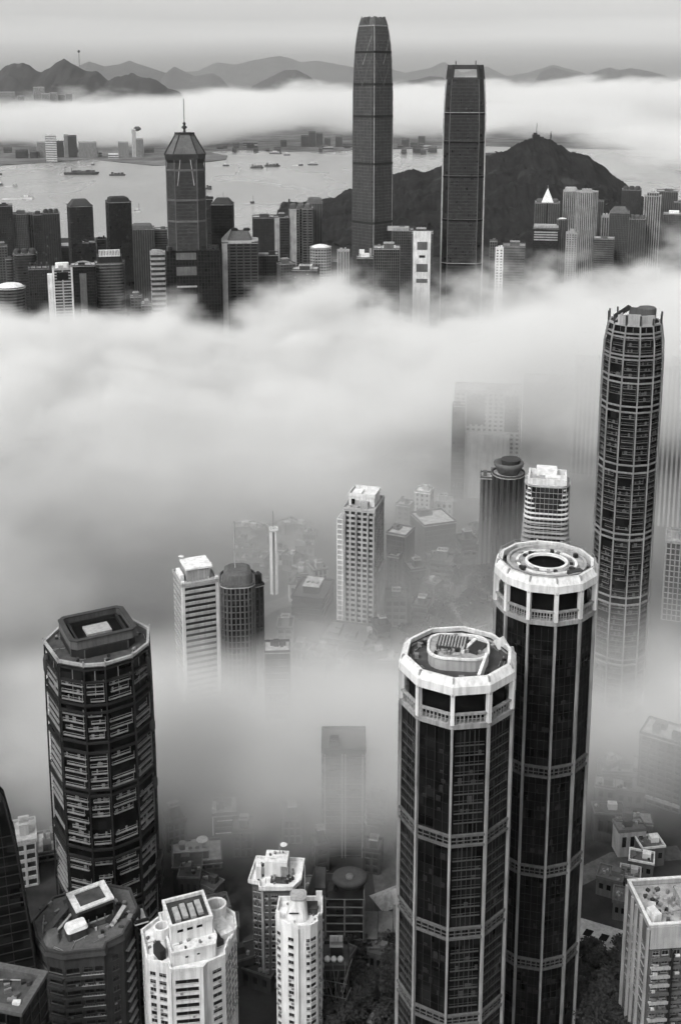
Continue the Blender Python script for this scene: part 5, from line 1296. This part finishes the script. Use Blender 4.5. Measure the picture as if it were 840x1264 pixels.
def low_roof(px, py, lab, grp, smin=9, smax=16):
    g = ground_at(px, py)
    t = thing('low_house', lab, 'house', (g.x, g.y, 2), rl.uniform(-.6, .6), grp)
    a, b, h = rl.uniform(smin, smax), rl.uniform(smin, smax)*.7, rl.uniform(6, 13)
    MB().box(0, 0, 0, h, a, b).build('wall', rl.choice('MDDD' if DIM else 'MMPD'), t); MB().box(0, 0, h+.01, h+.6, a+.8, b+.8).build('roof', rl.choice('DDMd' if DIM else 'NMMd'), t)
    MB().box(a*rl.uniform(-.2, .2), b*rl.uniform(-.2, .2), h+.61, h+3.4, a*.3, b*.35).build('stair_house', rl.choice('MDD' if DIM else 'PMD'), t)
    for i in range(3): MB().box(a*(-.3+.3*i), -b/2-.03, h*.4, h*.8, a*.15, .2).build('window', 'g', t)
    MB().ring(rect(a+.7, b+.7), rect(a, b), h+.61, h+1.4).build('parapet', 'M', t)
    for i in range(4): MB().box(a*rl.uniform(-.4, .4), b*rl.uniform(-.35, .35), h+.605, h+rl.uniform(1.1, 2), 1.2, 1.0, rl.uniform(0, 1)).build('cooling_unit', rl.choice('tMk'), t)
for i in range(24):
    k = i/33
    low_roof(300+rl.uniform(0, 85), 655+rl.uniform(0, 95), 'low roof along the curving road, half lost in the mist', 'low houses along the misty curving road')
for i in range(10): low_roof(rl.uniform(385, 480), rl.uniform(790, 830), 'low roof below the pale winged tower, half lost in the mist', 'low houses below the pale winged tower')
for i in range(7): low_roof(rl.uniform(490, 600), rl.uniform(660, 800), 'low roof on the dark slope above the rounded plant deck, lost in mist', 'low houses on the dark misty slope')
for i in range(10): low_roof(rl.uniform(745, 850), rl.uniform(960, 1060), 'low roof in the hollow left of the balconied block, dim in the mist', 'low houses in the hollow by the edge')
DIM = True  # valley shade put into darker house colours from here on
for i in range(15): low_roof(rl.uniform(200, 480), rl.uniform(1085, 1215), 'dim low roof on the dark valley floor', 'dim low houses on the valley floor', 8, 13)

# trees: a trunk and a crown of many small leaf clumps
def leafy(mb, c, rad, n, r0, r1, rg):
    for _ in range(n):
        while True:
            u = Vector((rg.uniform(-1, 1), rg.uniform(-1, 1), rg.uniform(-.8, 1)))
            if .35 < u.length < 1: break
        p = Vector(c)+Vector((u.x*rad[0], u.y*rad[1], u.z*rad[2])); s = rg.uniform(r0, r1)
        a = Vector((rg.uniform(-1, 1), rg.uniform(-1, 1), rg.uniform(-.4, .4))).normalized()*s; b = a.cross(Vector((rg.uniform(-1, 1), rg.uniform(-1, 1), 1))).normalized()*s*.7
        mb.tri([p-a, p+b, p+a, p-b])
rg = random.Random(3)
kinds = []
for kk in range(3):
    tr = MB(); tr.lathe([(.45, 0), (.3, 3), (.18, 6)], 7)
    for j in range(4):
        a = j*1.6+kk; tr.bar((0, 0, 3.2+.5*j), (1.9*math.cos(a), 1.9*math.sin(a), 5.6+.6*j), .2, k=5)
    cr = MB()
    for j in range(9):
        a = rg.uniform(0, 6.28); q = rg.uniform(.4, 2.8); leafy(cr, (q*math.cos(a), q*math.sin(a), 5.5+rg.uniform(0, 3.4)), (1.7, 1.7, 1.3), 70, .25, .55, rg)
    kinds.append((tr, cr))
tp = []
ti = 0
def tree(x, y, s, lab, grp):
    global ti
    k = ti % 3; ti += 1
    t = thing('tree', lab, 'tree', (x, y, 2), rg.uniform(0, 6.28), grp)
    if len(tp) <= k:
        a = kinds[k][0].build('trunk', 'D', t); b = kinds[k][1].build('crown', 'leaf', t); tp.append((a, b))
    else: inst(tp[k][0], t, (0, 0, 0)); inst(tp[k][1], t, (0, 0, 0))
    t.scale = (s, s, s)
for i in range(70):
    g = ground_at(rg.uniform(715, 790), rg.uniform(1195, 1330)); tree(g.x, g.y, rg.uniform(1, 1.6), 'dark leafy tree on the slope beneath the low skylit hall', 'dark trees beneath the low skylit hall')
for i in range(50):
    g = ground_at(rg.uniform(395, 500), rg.uniform(1185, 1330)); tree(g.x, g.y, rg.uniform(.9, 1.5), 'dark leafy tree in the hollow before the bowl-roofed hall', 'dark trees before the bowl-roofed hall')
for i in range(60):
    g = ground_at(rg.uniform(495, 610), rg.uniform(670, 830)); tree(g.x, g.y, rg.uniform(1.2, 2), 'dim tree on the misty slope behind the front white-crowned tower', 'dim trees on the misty slope')

# ------------------------------------------------------------------ fog banks and haze
def fog_field(label, lo, hi, blobs, freq, step, stretch=(1, 1, 1.6), seed=1, detail=3, tone=1.0):
    """one body of fog: soft ellipsoids (centre, half size, density, softness, erosion) eaten into by a shared cloud noise"""
    m = bpy.data.materials.new('fog'); m.use_nodes = True; nt = m.node_tree; N, L = nt.nodes, nt.links
    N.remove(N['Principled BSDF']); out = N['Material Output']
    pv = N.new('ShaderNodeVolumePrincipled'); pv.inputs['Color'].default_value = (tone, tone, tone*.995, 1); pv.inputs['Anisotropy'].default_value = 0
    L.new(pv.outputs[0], out.inputs['Volume'])
    tc = N.new('ShaderNodeTexCoord')
    mp = N.new('ShaderNodeMapping'); mp.inputs['Scale'].default_value = [freq*q for q in stretch]; mp.inputs['Location'].default_value = (seed*3.7, seed*1.9, seed); L.new(tc.outputs['Object'], mp.inputs['Vector'])
    no = N.new('ShaderNodeTexNoise'); no.inputs['Scale'].default_value = 1; no.inputs['Detail'].default_value = detail; no.inputs['Roughness'].default_value = .58; no.inputs['Distortion'].default_value = 0
    L.new(mp.outputs[0], no.inputs['Vector'])
    nr = N.new('ShaderNodeMapRange'); nr.inputs[1].default_value = .3; nr.inputs[2].default_value = .7; L.new(no.outputs['Fac'], nr.inputs[0])
    total = None
    for c, half, dens, soft, erode in blobs:
        sv = N.new('ShaderNodeVectorMath'); sv.operation = 'SUBTRACT'; sv.inputs[1].default_value = c; L.new(tc.outputs['Object'], sv.inputs[0])
        dv = N.new('ShaderNodeVectorMath'); dv.operation = 'DIVIDE'; dv.inputs[1].default_value = half; L.new(sv.outputs[0], dv.inputs[0])
        ln = N.new('ShaderNodeVectorMath'); ln.operation = 'LENGTH'; L.new(dv.outputs[0], ln.inputs[0])
        ma = N.new('ShaderNodeMath'); ma.operation = 'MULTIPLY_ADD'; ma.inputs[1].default_value = erode; L.new(nr.outputs[0], ma.inputs[0]); L.new(ln.outputs['Value'], ma.inputs[2])
        mr = N.new('ShaderNodeMapRange'); mr.interpolation_type = 'SMOOTHSTEP'; mr.inputs[1].default_value = 1; mr.inputs[2].default_value = 1-soft; mr.inputs[3].default_value = 0; mr.inputs[4].default_value = dens
        L.new(ma.outputs[0], mr.inputs[0])
        if total is None: total = mr.outputs[0]
        else:
            ad = N.new('ShaderNodeMath'); ad.operation = 'ADD'; L.new(total, ad.inputs[0]); L.new(mr.outputs[0], ad.inputs[1]); total = ad.outputs[0]
    L.new(total, pv.inputs['Density'])
    d = [h-l for l, h in zip(lo, hi)]
    m.cycles.volume_step_rate = step/(sum(d)/3/10)
    o = MB().box((lo[0]+hi[0])/2, (lo[1]+hi[1])/2, lo[2], hi[2], d[0], d[1]).build('haze', m)
    o['kind'] = 'stuff'; o['label'] = label
    return o
# the sea of fog: thick bank before the skyline, pools between the near towers, mist on the valley floor
fog_field('sea of fog filling the valley between the near towers and the skyline', (-1300, 300, -6), (1250, 1520, 190), [
    ((-120, 1100, 20), (1150, 290, 128), .038, .34, .58),
    ((480, 1250, 38), (740, 280, 150), .03, .36, .58),
    ((-160, 890, 25), (850, 185, 105), .0095, .5, .5),
    ((250, 795, 125), (400, 84, 84), .03, .6, .35),
    ((-330, 600, 40), (240, 210, 120), .015, .5, .36),
    ((-20, 458, 46), (310, 84, 56), .028, .5, .42),
    ((-70, 565, 0), (190, 75, 52), .02, .6, .35),
    ((235, 470, 34), (180, 85, 60), .019, .5, .36),
    ((150, 545, 22), (110, 80, 78), .02, .6, .35),
    ((0, 730, 5), (700, 300, 110), .0042, .4, .35),
], .0085, 15, detail=4)
fog_field('low cloud lying over the far shore beyond the harbour', (-5200, 2950, 4), (8000, 12200, 400), [
    ((2300, 7900, 165), (5600, 3700, 240), .003, .2, .76),
    ((-2300, 6000, 105), (2700, 1500, 165), .003, .25, .5),
    ((-650, 5950, 170), (950, 1300, 190), .0035, .3, .5),
    ((1750, 3950, 130), (1350, 850, 185), .006, .4, .55),
], .0015, 75, stretch=(1, 1, 2.6), seed=4, detail=4)
hz = MB().box(0, 0, 0, 1, 1, 1)
m = bpy.data.materials.new('air'); m.use_nodes = True; N, L = m.node_tree.nodes, m.node_tree.links; N.remove(N['Principled BSDF'])
pv = N.new('ShaderNodeVolumePrincipled'); pv.inputs['Color'].default_value = (.97, .97, .965, 1); pv.inputs['Density'].default_value = 1.5e-5; pv.inputs['Anisotropy'].default_value = .0
L.new(pv.outputs[0], N['Material Output'].inputs['Volume']); m.cycles.homogeneous_volume = True
o = MB().box(0, 16000, -4, 1500, 44000, 38000).build('haze', m); o['kind'] = 'stuff'; o['label'] = 'pale haze filling the air'

# ------------------------------------------------------------------ light, sky, render
EL, AZ = 50, -140          # sun: high, behind the camera's left shoulder, softened by cloud
sd = bpy.data.lights.new('sun', 'SUN'); so = bpy.data.objects.new('sun', sd); col.objects.link(so)
sd.energy = 1.5; sd.angle = R(10); sd.color = (1, .99, .975)
dirv = Vector((math.sin(R(AZ))*math.cos(R(EL)), math.cos(R(AZ))*math.cos(R(EL)), math.sin(R(EL))))
so.rotation_euler = (-dirv).to_track_quat('-Z', 'Y').to_euler()
w = bpy.data.worlds.new('World'); sc.world = w; w.use_nodes = True; N, L = w.node_tree.nodes, w.node_tree.links
sky = N.new('ShaderNodeTexSky'); sky.sky_type = 'NISHITA'; sky.sun_disc = False; sky.sun_elevation = R(EL); sky.sun_rotation = R(AZ); sky.dust_density = 3.0; sky.air_density = 1.0
bw_ = N.new('ShaderNodeRGBToBW'); L.new(sky.outputs[0], bw_.inputs[0])
# overcast: cloud lifts the sky to a pale band low over the horizon, a little darker above
tcw = N.new('ShaderNodeTexCoord'); sx = N.new('ShaderNodeSeparateXYZ'); L.new(tcw.outputs['Generated'], sx.inputs[0])
mpw = N.new('ShaderNodeMapping'); mpw.inputs['Scale'].default_value = (2.5, 2.5, 30); L.new(tcw.outputs['Generated'], mpw.inputs['Vector'])
nw = N.new('ShaderNodeTexNoise'); nw.inputs['Scale'].default_value = 1; nw.inputs['Detail'].default_value = 4; L.new(mpw.outputs[0], nw.inputs['Vector'])
mz = N.new('ShaderNodeMath'); mz.operation = 'MULTIPLY_ADD'; mz.inputs[1].default_value = .03; L.new(nw.outputs['Fac'], mz.inputs[0]); L.new(sx.outputs['Z'], mz.inputs[2])
rpw = N.new('ShaderNodeValToRGB'); L.new(mz.outputs[0], rpw.inputs[0]); e = rpw.color_ramp.elements
e[0].position = 0; e[0].color = (.52,)*3+(1,); e[1].position = 1; e[1].color = (.75,)*3+(1,)
for ps_, vl in ((.03, .56), (.05, .82), (.07, .58), (.1, .5), (.25, .55)):
    q = e.new(ps_); q.color = (vl, vl, vl*.985, 1)
mw = N.new('ShaderNodeMath'); mw.operation = 'MULTIPLY'; mw.inputs[1].default_value = 3.4; L.new(bw_.outputs[0], mw.inputs[0])
mx = N.new('ShaderNodeVectorMath'); mx.operation = 'SCALE'; L.new(rpw.outputs[0], mx.inputs[0]); L.new(mw.outputs[0], mx.inputs['Scale'])
L.new(mx.outputs[0], N['Background'].inputs['Color']); N['Background'].inputs['Strength'].default_value = .12
sc.view_settings.view_transform = 'Standard'; sc.view_settings.look = 'None'; sc.view_settings.gamma = 1; sc.view_settings.exposure = -.12; sc.view_settings.use_curve_mapping = False
cy = sc.cycles
sc.render.engine = 'CYCLES'
cy.use_denoising = True
try: cy.denoiser = 'OPENIMAGEDENOISE'
except Exception: pass
cy.max_bounces = 8; cy.diffuse_bounces = 2; cy.glossy_bounces = 2; cy.volume_bounces = 3; cy.transmission_bounces = 1; cy.transparent_max_bounces = 64
cy.use_adaptive_sampling = True; cy.adaptive_threshold = .07; cy.adaptive_min_samples = 16
cy.volume_max_steps = 512
cy.sample_clamp_indirect = 8
